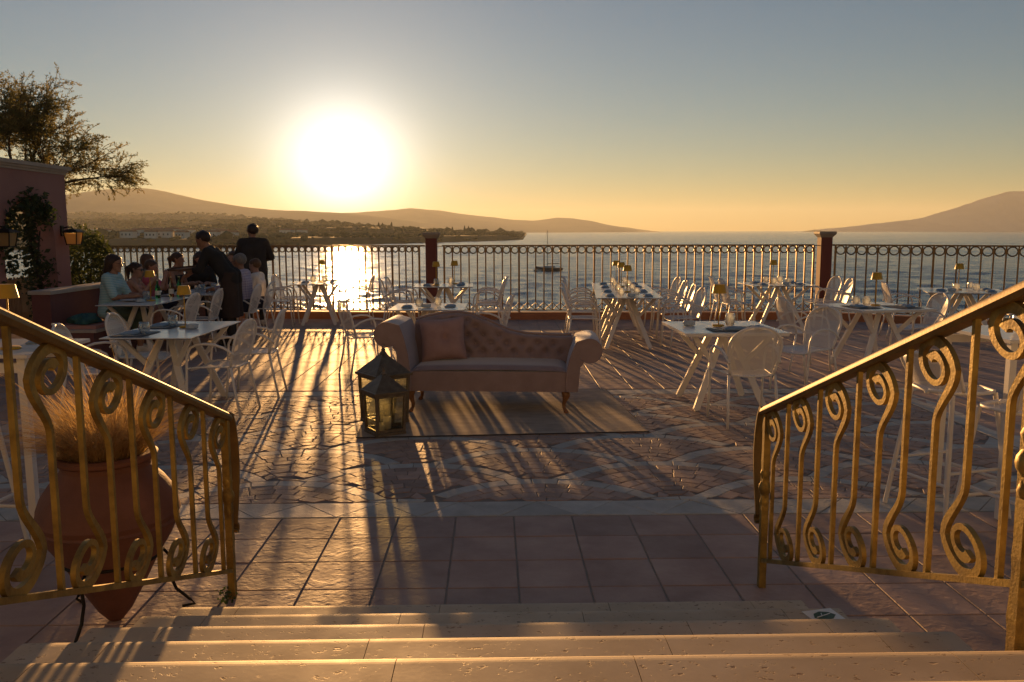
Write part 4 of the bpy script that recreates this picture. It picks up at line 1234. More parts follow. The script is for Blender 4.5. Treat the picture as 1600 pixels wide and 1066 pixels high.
put(mat_me, 'placemat', 'placemat', 'R1', .02, -.55, 'charcoal place mat nearest the camera on ' + WHERE['R1']); put(napkin_me, 'napkin', 'napkin', 'R1', .08, -.55, 'folded slate blue napkin nearest the camera on ' + WHERE['R1'], dz=.004)
put(fork_me, 'fork', 'fork', 'R1', -.28, -.55, 'steel fork nearest the camera on ' + WHERE['R1'], dz=.004, rz=20); put(knife_me, 'knife', 'knife', 'R1', .38, -.55, 'steel knife nearest the camera on ' + WHERE['R1'], dz=.004)
put(tumbler_me, 'drinking_glass', 'glass', 'R1', .16, .0, 'nearer clear stemless glass on ' + WHERE['R1'], 'glasses on ' + WHERE['R1']); put(tumbler_me, 'drinking_glass', 'glass', 'R1', .26, .28, 'farther clear stemless glass on ' + WHERE['R1'], 'glasses on ' + WHERE['R1'])
lamp('R1', -.06, .05, 'on the thick-edged table by the right railing'); put(ash_me, 'ashtray', 'ashtray', 'R1', -.62, .22, 'pale blue octagonal ashtray on ' + WHERE['R1'])
seats('R2', ((-1, -.2), (1, -.4)), True, False); lamp('R2', .12, .1, 'between the second red pillar and the right railing')
put(tumbler_me, 'drinking_glass', 'glass', 'R2', -.14, .1, 'clear stemless glass next to the lamp on ' + WHERE['R2'], 'glasses on ' + WHERE['R2']); put(tumbler_me, 'drinking_glass', 'glass', 'R2', -.30, .3, 'farther left clear stemless glass on ' + WHERE['R2'], 'glasses on ' + WHERE['R2'])
seats('R3', ((-1, -.45), (-1, .5), (1, -.45), (1, .5))); lamp('R3', -.05, .3, 'just left of the second red pillar'); put(ash_me, 'ashtray', 'ashtray', 'R3', .12, -.55, 'pale blue octagonal ashtray on ' + WHERE['R3'])
seats('R4', ((-1, -.3), (1, -.4), (1, .4))); lamp('R4', -.1, .2, 'on the far right balustrade table'); put(ash_me, 'ashtray', 'ashtray', 'R4', -.35, -.45, 'pale blue octagonal ashtray on ' + WHERE['R4'])
lamp('L2', .22, -.10, 'on the table with green bottles'); lamp('L3', .15, .45, 'behind the serving tray')
place(lamp0, (-2.66, 4.50, 1.066), 0, 'large looking yellow table lamp on the high bar table at the left edge', LG, scale=.90)
link('napkin', napkin_me, None, 'folded slate blue napkin on the left high bar table', 'napkin', None, None, (-2.60, 4.78, 1.066), R(20))
link('drinking_glass', tumbler_me, None, 'clear glass on the high bar table at the right edge', 'glass', None, None, (3.05, 5.1, 1.066))
put(ash_me, 'ashtray', 'ashtray', 'L2', .05, -.35, 'pale blue octagonal ashtray on ' + WHERE['L2'])
# bottles, beer and plates on the occupied tables
def bottle(t, u, v, col, lab, h=.27):
    o = empty('bottle', on(t, u, v), 0, label=lab, cat='bottle')
    bm2 = mat('bottle_' + lab[:14], col, .06, trans=1.0, ior=1.2)
    MB().lathe([(.004, .006), (.030, .0), (.036, .006), (.036, h * .52), (.030, h * .64), (.014, h * .78), (.013, h * .95), (.016, h * .955), (.016, h * .975), (.012, h * .98)], 18).build('body', bm2, o, smooth=50)
    MB().lathe([(.0165, h * .965), (.0165, h), (.003, h + .002)], 12).build('cap', mat('bottle_cap_' + lab[:5], (.5, .45, .3), .4, .6), o)
    MB().lathe([(.0368, h * .18), (.0368, h * .42)], 18, caps=False).build('paper_label', mat('bottle_paper', (.7, .68, .6), .7), o)
bottle('L2', -.05, .55, (.10, .62, .22), 'small green glass bottle nearest on the occupied table', .25)
bottle('L2', .32, .75, (.85, .68, .36), 'tall clear bottle with golden light in it on the occupied table', .29)
bottle('L2', .52, .90, (.08, .50, .18), 'tall green glass bottle right of the clear one', .29)
o = empty('beer_glass', on('L2', .72, .70), 0, label='glass of amber beer beside the tall green bottle', cat='glass')
MB().lathe([(.027, 0), (.030, .004), (.038, .15), (.036, .15), (.029, .01)], 18, caps=False).build('tumbler', tum_m, o, smooth=60)
MB().lathe([(.003, .010), (.0285, .010), (.0350, .125), (.003, .126)], 18).build('beer', mat('amber_beer', (.55, .20, .02), .2, subsurf=.5), o, smooth=50)
MB().lathe([(.003, .126), (.0352, .126), (.0360, .142), (.003, .146)], 18).build('foam', mat('beer_foam', (.8, .75, .65), .9), o, smooth=50)
plate_me = MB().lathe([(.002, .004), (.07, .004), (.085, .008), (.125, .018), (.128, .020), (.124, .021), (.085, .012), (.002, .009)], 26, caps=False).mesh('plate', mat('stoneware_plate', (.62, .62, .60), .3), 50)
PL = [('L2', -.5, -.15), ('L2', -.5, .45), ('L3', -.5, -.6), ('L3', .5, -.35), ('L3', -.5, .2), ('L3', .5, .3)]
for t, u, v in PL:
    put(plate_me, 'plate', 'plate', t, u, v, 'round stoneware plate ' + pos_word(-1 if u < 0 else 1, v, [(-1 if b < 0 else 1, c) for a, b, c in PL if a == t]) + WHERE[t], 'plates on ' + WHERE[t])
for t, u, v, lab in (('L3', .1, -.7, 'nearest clear glass'), ('L3', -.05, -.35, 'second clear glass'), ('L3', .2, -.1, 'farthest clear glass'), ('L2', -.2, .2, 'clear stemless glass')):
    put(tumbler_me, 'drinking_glass', 'glass', t, u, v, lab + ' on ' + WHERE[t], 'glasses on ' + WHERE[t])

# ================================================================== sailing boat at anchor
bx, by = 11.2, 259.0
boat = empty('sailing_boat', (bx, by, SEA), R(78), label='small sailing boat with bare mast anchored beyond the balustrade', cat='boat')
hull = []
for t, hw, zt, zb in ((-1, 1.05, 1.0, .2), (-.6, 1.4, .98, -.3), (0, 1.55, 1.0, -.4), (.5, 1.2, 1.12, -.35), (.82, .6, 1.28, -.1), (1, .06, 1.4, .5)):
    y = t * 4.2; hull.append([(-hw, y, zt), (-hw * .92, y, zt * .5 + zb * .5), (-hw * .4, y, zb), (hw * .4, y, zb), (hw * .92, y, zt * .5 + zb * .5), (hw, y, zt)])
MB().loft(hull, True).build('hull', mat('boat_hull_paint', (.10, .10, .11), .4), boat, smooth=50)
MB().cbox((0, -.3, 1.25), (1.5, 3.2, .55), .12).build('cabin', mat('boat_white', (.6, .58, .54), .4), boat)
MB().lathe([(.11, .9), (.06, 12.2)], 8, (0, .5, 0)).build('mast', mat('boat_mast', (.16, .14, .12), .4), boat)
MB().tube([(0, .5, 2.1), (0, -3.2, 2.2)], .14, 8).build('boom', mat('furled_sail', (.35, .32, .28), .8), boat)
m = MB()
for p in ((0, 4.1, 1.35), (0, -4.1, 1.1), (1.3, .2, 1.0), (-1.3, .2, 1.0)): m.tube([p, (0, .5, 12.0)], .015, 4)
m.build('rigging', MATS['boat_mast'], boat)
o = empty('dinghy', (7.6, 256, SEA), R(60), label='tiny dinghy floating left of the sailing boat', cat='boat')
hull = [[(-hw, y, zt), (-hw * .8, y, .0), (hw * .8, y, .0), (hw, y, zt)] for y, hw, zt in ((-1.2, .5, .45), (0, .65, .45), (.8, .45, .5), (1.25, .05, .6))]
MB().loft(hull, True).build('hull', MATS['boat_white'], o); MB().box((0, -.2, .42), (1.0, .25, .05)).build('thwart', MATS['far_bark'], o)
# ================================================================== pink archway wall
pink_m = mat('pink_render', (.36, .195, .175), .85, col2=(.30, .16, .145), var_scale=1.6, detail=7, bump=.3, bump_scale=55)
WX, WT, WY0, WY1, WH = -6.90, .36, 7.6, 13.42, 2.55
ac, ar, asp = 12.36, .66, 1.52            # arch centre along Y, radius, spring height
wall = empty('archway_wall', (WX, 0, 0), 0, label='pink rendered garden wall with an arched opening and pale cornice', cat='wall')
mb = MB()
outer = [(WY0, 0), (ac - ar, 0)]
arc = [(ac - ar, 0)] + [(ac - ar * math.cos(a), asp + ar * math.sin(a)) for a in np.linspace(0, math.pi, 25)] + [(ac + ar, 0)]
poly = [(WY0, 0)] + arc + [(WY1, 0), (WY1, WH), (WY0, WH)]
# faces built as strips so that no face is concave
def strip(x):
    k = len(mb.v)
    for y, z in arc: mb.v.append((x, y, z)); mb.v.append((x, y, WH))
    f = [(k + 2 * i, k + 2 * i + 2, k + 2 * i + 3, k + 2 * i + 1) for i in range(len(arc) - 1) if arc[i][0] != arc[i + 1][0]]
    mb.f.extend(f)
    for a, b in ((WY0, ac - ar), (ac + ar, WY1)): mb.add([(x, a, 0), (x, b, 0), (x, b, WH), (x, a, WH)], [(0, 1, 2, 3)])
strip(0); strip(-WT)
for i in range(len(arc) - 1):
    (y0, z0), (y1, z1) = arc[i], arc[i + 1]; mb.add([(0, y0, z0), (0, y1, z1), (-WT, y1, z1), (-WT, y0, z0)], [(0, 1, 2, 3)])
mb.add([(0, WY1, 0), (-WT, WY1, 0), (-WT, WY1, WH), (0, WY1, WH)], [(0, 1, 2, 3)]); mb.add([(0, WY0, 0), (-WT, WY0, 0), (-WT, WY0, WH), (0, WY0, WH)], [(0, 1, 2, 3)])
mb.build('wall', pink_m, wall)
cor = MB()
for k, (o_, z0, z1) in enumerate(((.02, WH, WH + .035), (.045, WH + .035, WH + .07), (.075, WH + .07, WH + .125))):
    cor.box((-WT / 2, (WY0 + WY1) / 2, (z0 + z1) / 2), (WT + 2 * o_, WY1 - WY0 + 2 * o_, z1 - z0 - .001))
cor.build('cornice', mat('cream_moulding', (.46, .40, .34), .75, col2=(.38, .33, .28), var_scale=5, bump=.25, bump_scale=70), wall)
# wall lanterns
def wall_lamp(y, lab):
    o = empty('wall_lantern', (WX, y, 1.72), 0, label=lab, cat='lantern', group='wall lanterns on the pink wall')
    MB().cbox((.012, 0, -.02), (.024, .07, .16), .004).build('back_plate', iron_m, o)
    MB().tube([(.02, 0, .02), (.10, 0, .035), (.165, 0, .03), (.18, 0, 0)], .011, 7).build('bracket', iron_m, o, smooth=180)
    q = lambda a, z: [(.18 - a, -a, z), (.18 + a, -a, z), (.18 + a, a, z), (.18 - a, a, z)]
    MB().loft([q(.125, -.045), q(.125, -.035), q(.07, .0), q(.02, .01)], True).build('hood', iron_m, o)
    for sx in (-1, 1):
        for sy in (-1, 1): MB().bar((.18 + sx * .10, sy * .10, -.045), (.18 + sx * .075, sy * .075, -.225), .012, .012, (0, 1, 0)).build('frame', iron_m, o)
    MB().loft([q(.094, -.05), q(.070, -.222)], False).build('pane', mat('amber_pane', (.75, .55, .28), .5, subsurf=.65), o)
    MB().loft([q(.082, -.225), q(.082, -.237)], True).build('base', iron_m, o)
wall_lamp(13.22, 'black wall lantern with amber panes beside the arch, next to the bush')
wall_lamp(11.46, 'black wall lantern with amber panes at the left picture edge')

# climbing vine over the arch
def leaf_cloud(mb, pts, n, rad, size, flat=.6, grav=0):
    P = np.array(pts, float)
    for k in range(n):
        c = P[random.randrange(len(P))] + np.array([random.gauss(0, rad[0]), random.gauss(0, rad[1]), random.gauss(0, rad[2])])
        s = random.uniform(size[0], size[1]); u = Vector((random.gauss(0, 1), random.gauss(0, 1), random.gauss(0, .7) - grav)).normalized() * s
        v = u.cross(Vector((random.gauss(0, 1), random.gauss(0, 1), random.gauss(0, 1)))).normalized() * s * flat
        c = Vector(c); w = u.cross(v).normalized() * s * .18
        mb.add([c - u, c + v + w, c + u, c - v + w, c], [(0, 1, 4), (1, 2, 4), (2, 3, 4), (3, 0, 4)])
vine = empty('climbing_vine', (0, 0, 0), 0, label='dark leafy vine climbing over the arched opening', cat='vine')
vx = WX + .02
path = [(vx + .03, ac - ar * math.cos(a) * .98, asp - .10 + ar * math.sin(a) * .98) for a in np.linspace(-.35, math.pi * .75, 34)]
path += [(vx - .12, ac + .12, z) for z in np.linspace(2.1, 1.25, 14)] + [(vx - .15, ac + .30, z) for z in np.linspace(1.9, .25, 24)] + [(vx + .02, ac - .1, 2.08), (vx + .02, ac + .35, 1.98)] * 3
m = MB(); leaf_cloud(m, path, 1500, (.06, .085, .10), (.025, .055))
leaf_cloud(m, [(vx - .1, ac + .25, 1.2), (vx - .1, ac + .45, 1.12), (vx - .12, ac + .0, .95), (vx - .1, ac + .35, .85)], 300, (.07, .13, .09), (.025, .05))
m.build('foliage', mat('vine_leaf', (.035, .055, .022), .55, col2=(.06, .085, .03), var_scale=9, subsurf=.35), vine, kind='stuff')
MB().tube([(vx - .15, ac + .40, 0), (vx - .17, ac + .33, .5), (vx - .12, ac + .38, .9), (vx - .15, ac + .22, 1.4), (vx - .08, ac + .10, 1.9), (vx, ac - .2, 2.15)], [.032, .028, .026, .022, .018, .01], 7).build('stem', mat('vine_bark', (.06, .045, .035), .9), vine, smooth=180)
MB().tube([(vx - .13, ac + .42, 0), (vx - .08, ac + .44, .6), (vx - .13, ac + .30, 1.1), (vx - .06, ac + .33, 1.7)], [.022, .02, .018, .01], 6).build('stem', MATS['vine_bark'], vine, smooth=180)
# bamboo screen seen through the arch
scr = empty('bamboo_screen', (0, 0, 0), 0, label='pale bamboo screen standing behind the arched opening', cat='screen')
for i in range(46):
    y = 12.6 + i * .062; h = .92 + random.uniform(-.025, .025)
    MB().lathe([(.019, 0), (.019, h * .33), (.021, h * .335), (.019, h * .34), (.018, h)], 7, (-8.1 - .16 * (i * .062), y, 0)).build('cane', mat('bamboo', (.36, .26, .13), .6, col2=(.28, .19, .09), var_scale=6, piece=.2), scr, smooth=60)
for z in (.2, .7): MB().bar((-8.09, 12.5, z), (-8.57, 15.4, z), .02, .03).build('rail', MATS['bamboo'], scr)

# low bench wall with pale coping, bench and seat pads
ox2_m = mat('bench_wall_render', (.165, .07, .068), .8, col2=(.205, .09, .086), var_scale=2.5, bump=.3, bump_scale=60)
bw = empty('bench_wall', (0, 0, 0), 0, label='low dark red bench wall with pale coping beside the archway', cat='wall')
MB().cbox((-6.08, 12.1, .44), (.24, 2.15, .88), .004).build('wall', ox2_m, bw)
MB().cbox((-6.08, 12.1, .905), (.30, 2.21, .05), .010).build('coping', mat('pale_coping', (.42, .37, .33), .7, col2=(.5, .45, .4), var_scale=6), bw)
bench = empty('bench', (0, 0, 0), 0, label='built-in dark red bench under the seated diners', cat='bench')
MB().cbox((-5.69, 13.1, .19), (.50, 4.1, .38), .004).build('base', ox2_m, bench)
MB().cbox((-5.68, 13.1, .40), (.56, 4.14, .04), .008).build('seat_slab', MATS['pale_coping'], bench)
def pad(y0, y1, colm, lab):
    m = MB(); rbox(m, -5.93, -5.43, y0, y1, .422, .475, .02); m.build('seat_pad', colm, None, 60, label=lab, cat='cushion')
pad(11.10, 12.05, mat('pink_canvas', (.46, .25, .23), .9, bump=.3, bump_scale=120), 'dusty pink seat pad at the near end of the bench')
m = MB(); rows = []
for j in range(14):
    v = j / 13; r_ = []
    for i in range(20):
        a = 2 * math.pi * i / 20; rr = math.sin(math.pi * (v * .5 + .02)) ** .7
        k = 1 + .22 * math.sin(3 * a + 5 * v) + .14 * math.sin(7 * a - 4 * v)
        r_.append((.17 * rr * k * math.cos(a), .20 * rr * k * math.sin(a), .012 + .11 * math.cos(math.pi * v * .5) ** .8 * (1 + .2 * math.sin(4 * a))))
    r_.append(r_[0]); rows.append(r_)
o = m.grid(rows).build('folded_jacket', mat('teal_cotton', (.03, .10, .11), .9, col2=(.06, .16, .14), var_scale=14, bump=.5, bump_scale=60), None, 180, label='crumpled teal jacket lying on the pink bench pad', cat='jacket')
o.location = (-5.66, 11.30, .474)

# round clipped bush
bush = empty('round_bush', (-7.15, 14.45, 0), 0, label='round leafy bush right of the pink archway wall', cat='bush')
m = MB()
for k in range(6500):
    d = Vector((random.gauss(0, 1), random.gauss(0, 1), random.gauss(0, 1))).normalized()
    lump = 1 + .10 * math.sin(5 * d.x + 3 * d.z) + .08 * math.sin(9 * d.y - 6 * d.z) + .05 * math.sin(17 * d.x + 11 * d.y)
    r = (random.random() ** .22) * lump * (1 + (random.random() < .06) * random.uniform(0, .12))
    c = Vector((d.x * .50 * r, d.y * .50 * r, 1.08 + d.z * .66 * r)); s = random.uniform(.018, .038)
    u = Vector((random.gauss(0, 1), random.gauss(0, 1), random.gauss(.2, .8))).normalized() * s; v = u.cross(Vector((random.gauss(0, 1), random.gauss(0, 1), random.gauss(0, 1)))).normalized() * s * .55
    m.add([c - u, c + v, c + u, c - v], [(0, 1, 2, 3)])
m.build('foliage', mat('bush_leaf', (.07, .095, .025), .55, col2=(.11, .13, .035), var_scale=7, subsurf=.45), bush, kind='stuff')
m = MB(); m.tube([(0, 0, 0), (.02, 0, .4), (0, .02, .9)], [.05, .045, .03], 7)
m.build('trunk', MATS['vine_bark'], bush, smooth=180)
for k in range(7):
    a = k * .9; MB().tube([(0, 0, .45), (.15 * math.cos(a), .15 * math.sin(a), .8), (.33 * math.cos(a), .33 * math.sin(a), 1.2)], [.02, .014, .006], 5).build('branch', MATS['vine_bark'], bush, smooth=180)

# feathery tamarisk behind the wall
random.seed(21)
tree = empty('tamarisk_tree', (-11.30, 17.6, -.50), 0, label='feathery tamarisk tree leaning over the pink wall at the left', cat='tree')
wood = MB(); leaves = MB()
def spray(p, d, L):
    """a drooping feathery twig carrying many slivers of leaf"""
    n = 5; pts = [p]; v = d.copy()
    for i in range(n):
        v = (v + Vector((random.gauss(0, .12), random.gauss(0, .12), -.07 + random.gauss(0, .10)))).normalized(); pts.append(pts[-1] + v * (L / n))
    wood.tube(pts, [.0045 * (1 - .7 * i / n) for i in range(n + 1)], 3, caps=False)
    for k in range(int(40 * L / .5)):
        t = random.random() ** .8 * n; i = min(int(t), n - 1); q = pts[i].lerp(pts[i + 1], t - i)
        dirv = (pts[i + 1] - pts[i]).normalized()
        u = (dirv * random.uniform(.5, 1.2) + Vector((random.gauss(0, .6), random.gauss(0, .6), random.gauss(-.02, .55)))).normalized() * random.uniform(.028, .072)
        w = u.cross(Vector((random.gauss(0, 1), random.gauss(0, 1), random.gauss(0, 1)))).normalized() * random.uniform(.005, .011)
        leaves.add([q, q + u * .5 + w, q + u, q + u * .5 - w], [(0, 1, 2, 3)])
def grow(p, d, L, r, lev):
    n = 5; pts = [p]; v = d.copy()
    for i in range(n):
        v = (v + Vector((random.gauss(0, .13), random.gauss(0, .13), random.gauss(.03, .10)))).normalized(); pts.append(pts[-1] + v * (L / n))
    rs = [r * (1 - .55 * i / n) for i in range(n + 1)]
    wood.tube(pts, rs, 6 if lev < 2 else 4, caps=False)
    if lev == 4:
        for i in range(1, n + 1):
            for _ in range(2):
                dd = (v + Vector((random.gauss(0, .6), random.gauss(0, .6), random.gauss(0, .45)))).normalized(); spray(pts[i], dd, random.uniform(.22, .46))
        return
    kids = (3, 3, 4, 3)[lev]
    for k in range(kids):
        i = random.randint(2, n); sp = (.42, .55, .62, .7)[lev]
        dd = (v + Vector((random.gauss(0, sp), random.gauss(0, sp), random.gauss(0.06, sp * .6)))).normalized()
        grow(pts[i], dd, L * random.uniform(.56, .80), rs[i] * .66, lev + 1)
    grow(pts[-1], v, L * .72, rs[-1], lev + 1)
p0 = Vector((0, 0, 0)); p1 = Vector((.35, 0, 1.3)); p2 = Vector((.85, -.05, 2.5))
wood.tube([p0, (p0 + p1) / 2 + Vector((.04, 0, 0)), p1, p2], [.17, .15, .13, .10], 9)
for d in ((.55, -.1, .75), (-.1, .1, .98), (-.55, .0, .75), (.9, .05, .42)):
    grow(p2 if d[0] > -.3 else p1, Vector(d).normalized(), 1.22, .075, 1)
wood.build('trunk', mat('tamarisk_bark', (.075, .052, .038), .9, col2=(.11, .08, .055), var_scale=9, bump=.4, bump_scale=40), tree, smooth=180)
leaves.build('crown', mat('tamarisk_leaf', (.16, .165, .06), .6, col2=(.27, .22, .08), var_scale=2.5, subsurf=.6), tree, kind='stuff')
random.seed(5)
# ================================================================== people (implicit surfaces meshed with surface nets)
def surface_nets(f, org, h):
    s = f < 0
    nx, ny, nz = f.shape
    c = [s[i:nx - 1 + i, j:ny - 1 + j, k:nz - 1 + k] for i in (0, 1) for j in (0, 1) for k in (0, 1)]
    tot = sum(a.astype(np.int8) for a in c); act = (tot > 0) & (tot < 8)
    idx = np.argwhere(act)
    if len(idx) == 0: return np.zeros((0, 3)), []
    I, J, K = idx.T
    acc = np.zeros((len(idx), 3)); cnt = np.zeros(len(idx))
    for ax in range(3):
        for p in (0, 1):
            for q in (0, 1):
                o = [0, 0, 0]; oth = [a for a in range(3) if a != ax]; o[oth[0]] = p; o[oth[1]] = q
                e = list(o); e[ax] = 1
                f0 = f[I + o[0], J + o[1], K + o[2]]; f1 = f[I + e[0], J + e[1], K + e[2]]
                m = (f0 < 0) != (f1 < 0)
                t = np.where(m, f0 / np.where(np.abs(f0 - f1) < 1e-12, 1, f0 - f1), 0)
                pt = np.stack([np.full(len(I), float(o[a])) for a in range(3)], 1); pt[:, ax] = t
                acc[m] += pt[m]; cnt[m] += 1
    v = (idx + acc / cnt[:, None]) * h + org
    ids = -np.ones(act.shape, dtype=np.int64); ids[I, J, K] = np.arange(len(idx))
    faces = []
    for ax in range(3):
        sl0 = [slice(1, -1)] * 3; sl1 = [slice(1, -1)] * 3; sl0[ax] = slice(0, -1); sl1[ax] = slice(1, None)
        a, b = s[tuple(sl0)], s[tuple(sl1)]
        w = np.argwhere(a != b)
        if len(w) == 0: continue
        base = w.copy()
        for k in range(3):
            if k != ax: base[:, k] += 1
        o1, o2 = [k for k in range(3) if k != ax]
        def cell(d1, d2):
            p = base.copy(); p[:, o1] -= d1; p[:, o2] -= d2; return ids[p[:, 0], p[:, 1], p[:, 2]]
        q = np.stack([cell(0, 0), cell(1, 0), cell(1, 1), cell(0, 1)], 1)
        ins = a[tuple(w.T)]
        flip = ins if ax != 1 else ~ins
        q[~flip] = q[~flip][:, ::-1]
        faces.append(q[(q >= 0).all(1)])
    return v, np.concatenate(faces).tolist()
class Field:
    def __init__(s, lo, hi, h=.011):
        s.h = h; s.lo = np.array(lo, float); n = np.ceil((np.array(hi) - s.lo) / h).astype(int) + 1
        s.ax = [s.lo[i] + np.arange(n[i]) * h for i in range(3)]
        s.f = np.full(n, .12)
    def cone(s, a, b, ra, rb, k=.022, flat=None):
        a, b = np.array(a, float), np.array(b, float); m = max(ra, rb) + .07
        lo, hi = np.minimum(a, b) - m, np.maximum(a, b) + m
        i0 = [max(0, int((lo[i] - s.lo[i]) / s.h)) for i in range(3)]; i1 = [min(s.f.shape[i], int((hi[i] - s.lo[i]) / s.h) + 2) for i in range(3)]
        if any(i1[i] - i0[i] < 2 for i in range(3)): return
        X, Y, Z = np.meshgrid(*[s.ax[i][i0[i]:i1[i]] for i in range(3)], indexing='ij')
        d = b - a; L2 = max(d.dot(d), 1e-9)
        t = np.clip(((X - a[0]) * d[0] + (Y - a[1]) * d[1] + (Z - a[2]) * d[2]) / L2, 0, 1)
        px, py, pz = X - a[0] - t * d[0], Y - a[1] - t * d[1], Z - a[2] - t * d[2]
        D = np.sqrt(px * px + py * py + pz * pz) - (ra + t * (rb - ra))
        sl = tuple(slice(i0[i], i1[i]) for i in range(3)); g = s.f[sl]
        hh = np.clip(.5 + .5 * (g - D) / k, 0, 1)
        s.f[sl] = g * (1 - hh) + D * hh - k * hh * (1 - hh)
    def plane(s, p, n):
        """cut away what lies beyond the plane (on the side the normal points to)"""
        X, Y, Z = np.meshgrid(*s.ax, indexing='ij', sparse=True); n = np.array(n, float); n /= np.linalg.norm(n)
        s.f = np.maximum(s.f, (X - p[0]) * n[0] + (Y - p[1]) * n[1] + (Z - p[2]) * n[2])
    def build(s, name, m, parent):
        f = np.pad(s.f, 1, constant_values=.12)
        v, fc = surface_nets(f, s.lo - s.h, s.h)
        if not fc: return None
        me = bpy.data.meshes.new(name); me.from_pydata(v.tolist(), [], fc); me.materials.append(m)
        me.polygons.foreach_set('use_smooth', [True] * len(me.polygons)); me.update()
        return link(name, me, parent)
def nrm(v): v = np.array(v, float); return v / np.linalg.norm(v)
def ik(a, w, l1, l2, hint):
    a, w = np.array(a, float), np.array(w, float); d = w - a; L = min(np.linalg.norm(d), (l1 + l2) * .995); u = d / np.linalg.norm(d)
    w = a + u * L
    x = (l1 * l1 - l2 * l2 + L * L) / (2 * L); h = math.sqrt(max(0, l1 * l1 - x * x)); hint = np.array(hint, float)
    hv = hint - u * hint.dot(u); hv = hv / (np.linalg.norm(hv) or 1)
    return a + u * x + hv * h, w
skin_tones = {'light': mat('skin_light', (.56, .33, .24), .55, col2=(.42, .23, .16), var_scale=20, subsurf=.12), 'tan': mat('skin_tan', (.46, .26, .17), .55, col2=(.31, .16, .10), var_scale=20, subsurf=.10)}
dark_eye = mat('dark_eye', (.03, .02, .015), .3); lips_m = mat('lips', (.35, .10, .09), .5)
def person(loc, face, lab, s=1.0, seat=None, lean=5, head=(0, 0), lw=None, rw=None, skin='light', hair='short', hair_col=(.05, .03, .02),
           top=None, sleeve=.5, strapless=False, bottom=None, legs='bare', skirt=None, shoes=None, glasses=None, elbow_out=.5, top_stripe=None, jacket=None, hipf=0.0, woman=False):
    o = empty('person', (loc[0], loc[1], 0.011), R(face), label=lab, cat='person', group='people on the terrace')
    sk = skin_tones[skin]
    # joints, x right, y forward, z up
    if seat is not None:
        hz = seat + .085 * s; hy = hipf
        hipL, hipR = np.array((-.085 * s, hy, hz)), np.array((.085 * s, hy, hz))
        kz = max(seat + .05 * s, .45 * s * .98); knee = [np.array((sx * .11 * s, hy + .41 * s, min(kz, seat + .08 * s))) for sx in (-1, 1)]
        ank = [np.array((sx * .11 * s, hy + (.44 if sx > 0 else .36) * s, max(.085 * s, knee[0][2] - .42 * s))) for sx in (-1, 1)]
    else:
        hz = .93 * s; hy = hipf
        hipL, hipR = np.array((-.09 * s, hy, hz)), np.array((.09 * s, hy, hz))
        knee = [np.array((-.10 * s, hy * .5 + .03, .50 * s)), np.array((.10 * s, hy * .5 + .05, .50 * s))]
        ank = [np.array((-.11 * s, -.02, .085 * s)), np.array((.11 * s, .03, .085 * s))]
    pel = (hipL + hipR) / 2 + np.array((0, 0, .03 * s))
    ln = R(lean); up = np.array((0, math.sin(ln), math.cos(ln))); fw = np.array((0, math.cos(ln), -math.sin(ln)))
    sw = (.165 if woman else .185) * s
    chest = pel + up * .34 * s; shc = pel + up * (.475 * s)
    sh = [shc + np.array((sx * sw, 0, 0)) - up * .01 for sx in (-1, 1)]
    neck = shc + up * .05 * s + fw * .005
    hup = nrm(up + np.array((0, 0, .8)))
    yaw, pit = R(head[0]), R(head[1])
    hf = np.array((-math.sin(yaw) * math.cos(pit), math.cos(yaw) * math.cos(pit), -math.sin(pit))); hr = nrm(np.cross(hf, (0, 0, 1))); hu = np.cross(hr, hf)
    hs = s if s > .93 else (.93 + (s - .93) * .55)
    hc = neck + hup * .135 * hs + hf * .02
    wl = lw if lw is not None else (-.10 * s, .36 * s, (seat or .5) + .35 * s); wr = rw if rw is not None else (.10 * s, .36 * s, (seat or .5) + .35 * s)
    el = []; wri = []
    for i, (S, W) in enumerate(((sh[0], wl), (sh[1], wr))):
        e, w = ik(S, W, .285 * s, .255 * s, (-elbow_out if i == 0 else elbow_out, -.5, -.8)); el.append(e); wri.append(w)
    allp = np.array([*sh, *el, *wri, *knee, *ank, hc, pel]); lo = allp.min(0) - .24; hi = allp.max(0) + .24; lo[2] = max(lo[2], -.03)
    rb = .92 if woman else 1.0
    def torso(F, inf=0., k=.03):
        F.cone(hipL + (.0, 0, .02), chest + np.array((-.075 * s, 0, 0)), .105 * s + inf, .100 * s * rb + inf, k); F.cone(hipR + (0, 0, .02), chest + np.array((.075 * s, 0, 0)), .105 * s + inf, .100 * s * rb + inf, k)
        F.cone(chest + np.array((-.08 * s, 0, 0)) , sh[0] - up * .05 * s + (.045 * s, 0, 0), .105 * s * rb + inf, .075 * s + inf, k); F.cone(chest + np.array((.08 * s, 0, 0)), sh[1] - up * .05 * s - (.045 * s, 0, 0), .105 * s * rb + inf, .075 * s + inf, k)
        F.cone(neck - up * .035 * s, sh[0] - (0, 0, .005), .062 * s + inf, .058 * s + inf, k); F.cone(neck - up * .035 * s, sh[1] - (0, 0, .005), .062 * s + inf, .058 * s + inf, k)
        if woman: F.cone(chest + fw * .055 * s + (-.07 * s, 0, .02), chest + fw * .055 * s + (.07 * s, 0, .02), .062 * s + inf, .062 * s + inf, .03)
    def arms(F, frac, inf=0., k=.02):
        for i in range(2):
            if frac <= .55: F.cone(sh[i], sh[i] + (el[i] - sh[i]) * frac * 1.8, .056 * s * rb + inf, .050 * s * rb + inf, k)
            else:
                F.cone(sh[i], el[i], .056 * s * rb + inf, .043 * s * rb + inf, k); F.cone(el[i], el[i] + (wri[i] - el[i]) * (frac - .5) * 2, .041 * s * rb + inf, (.030 if frac > .9 else .038) * s * rb + inf, k)
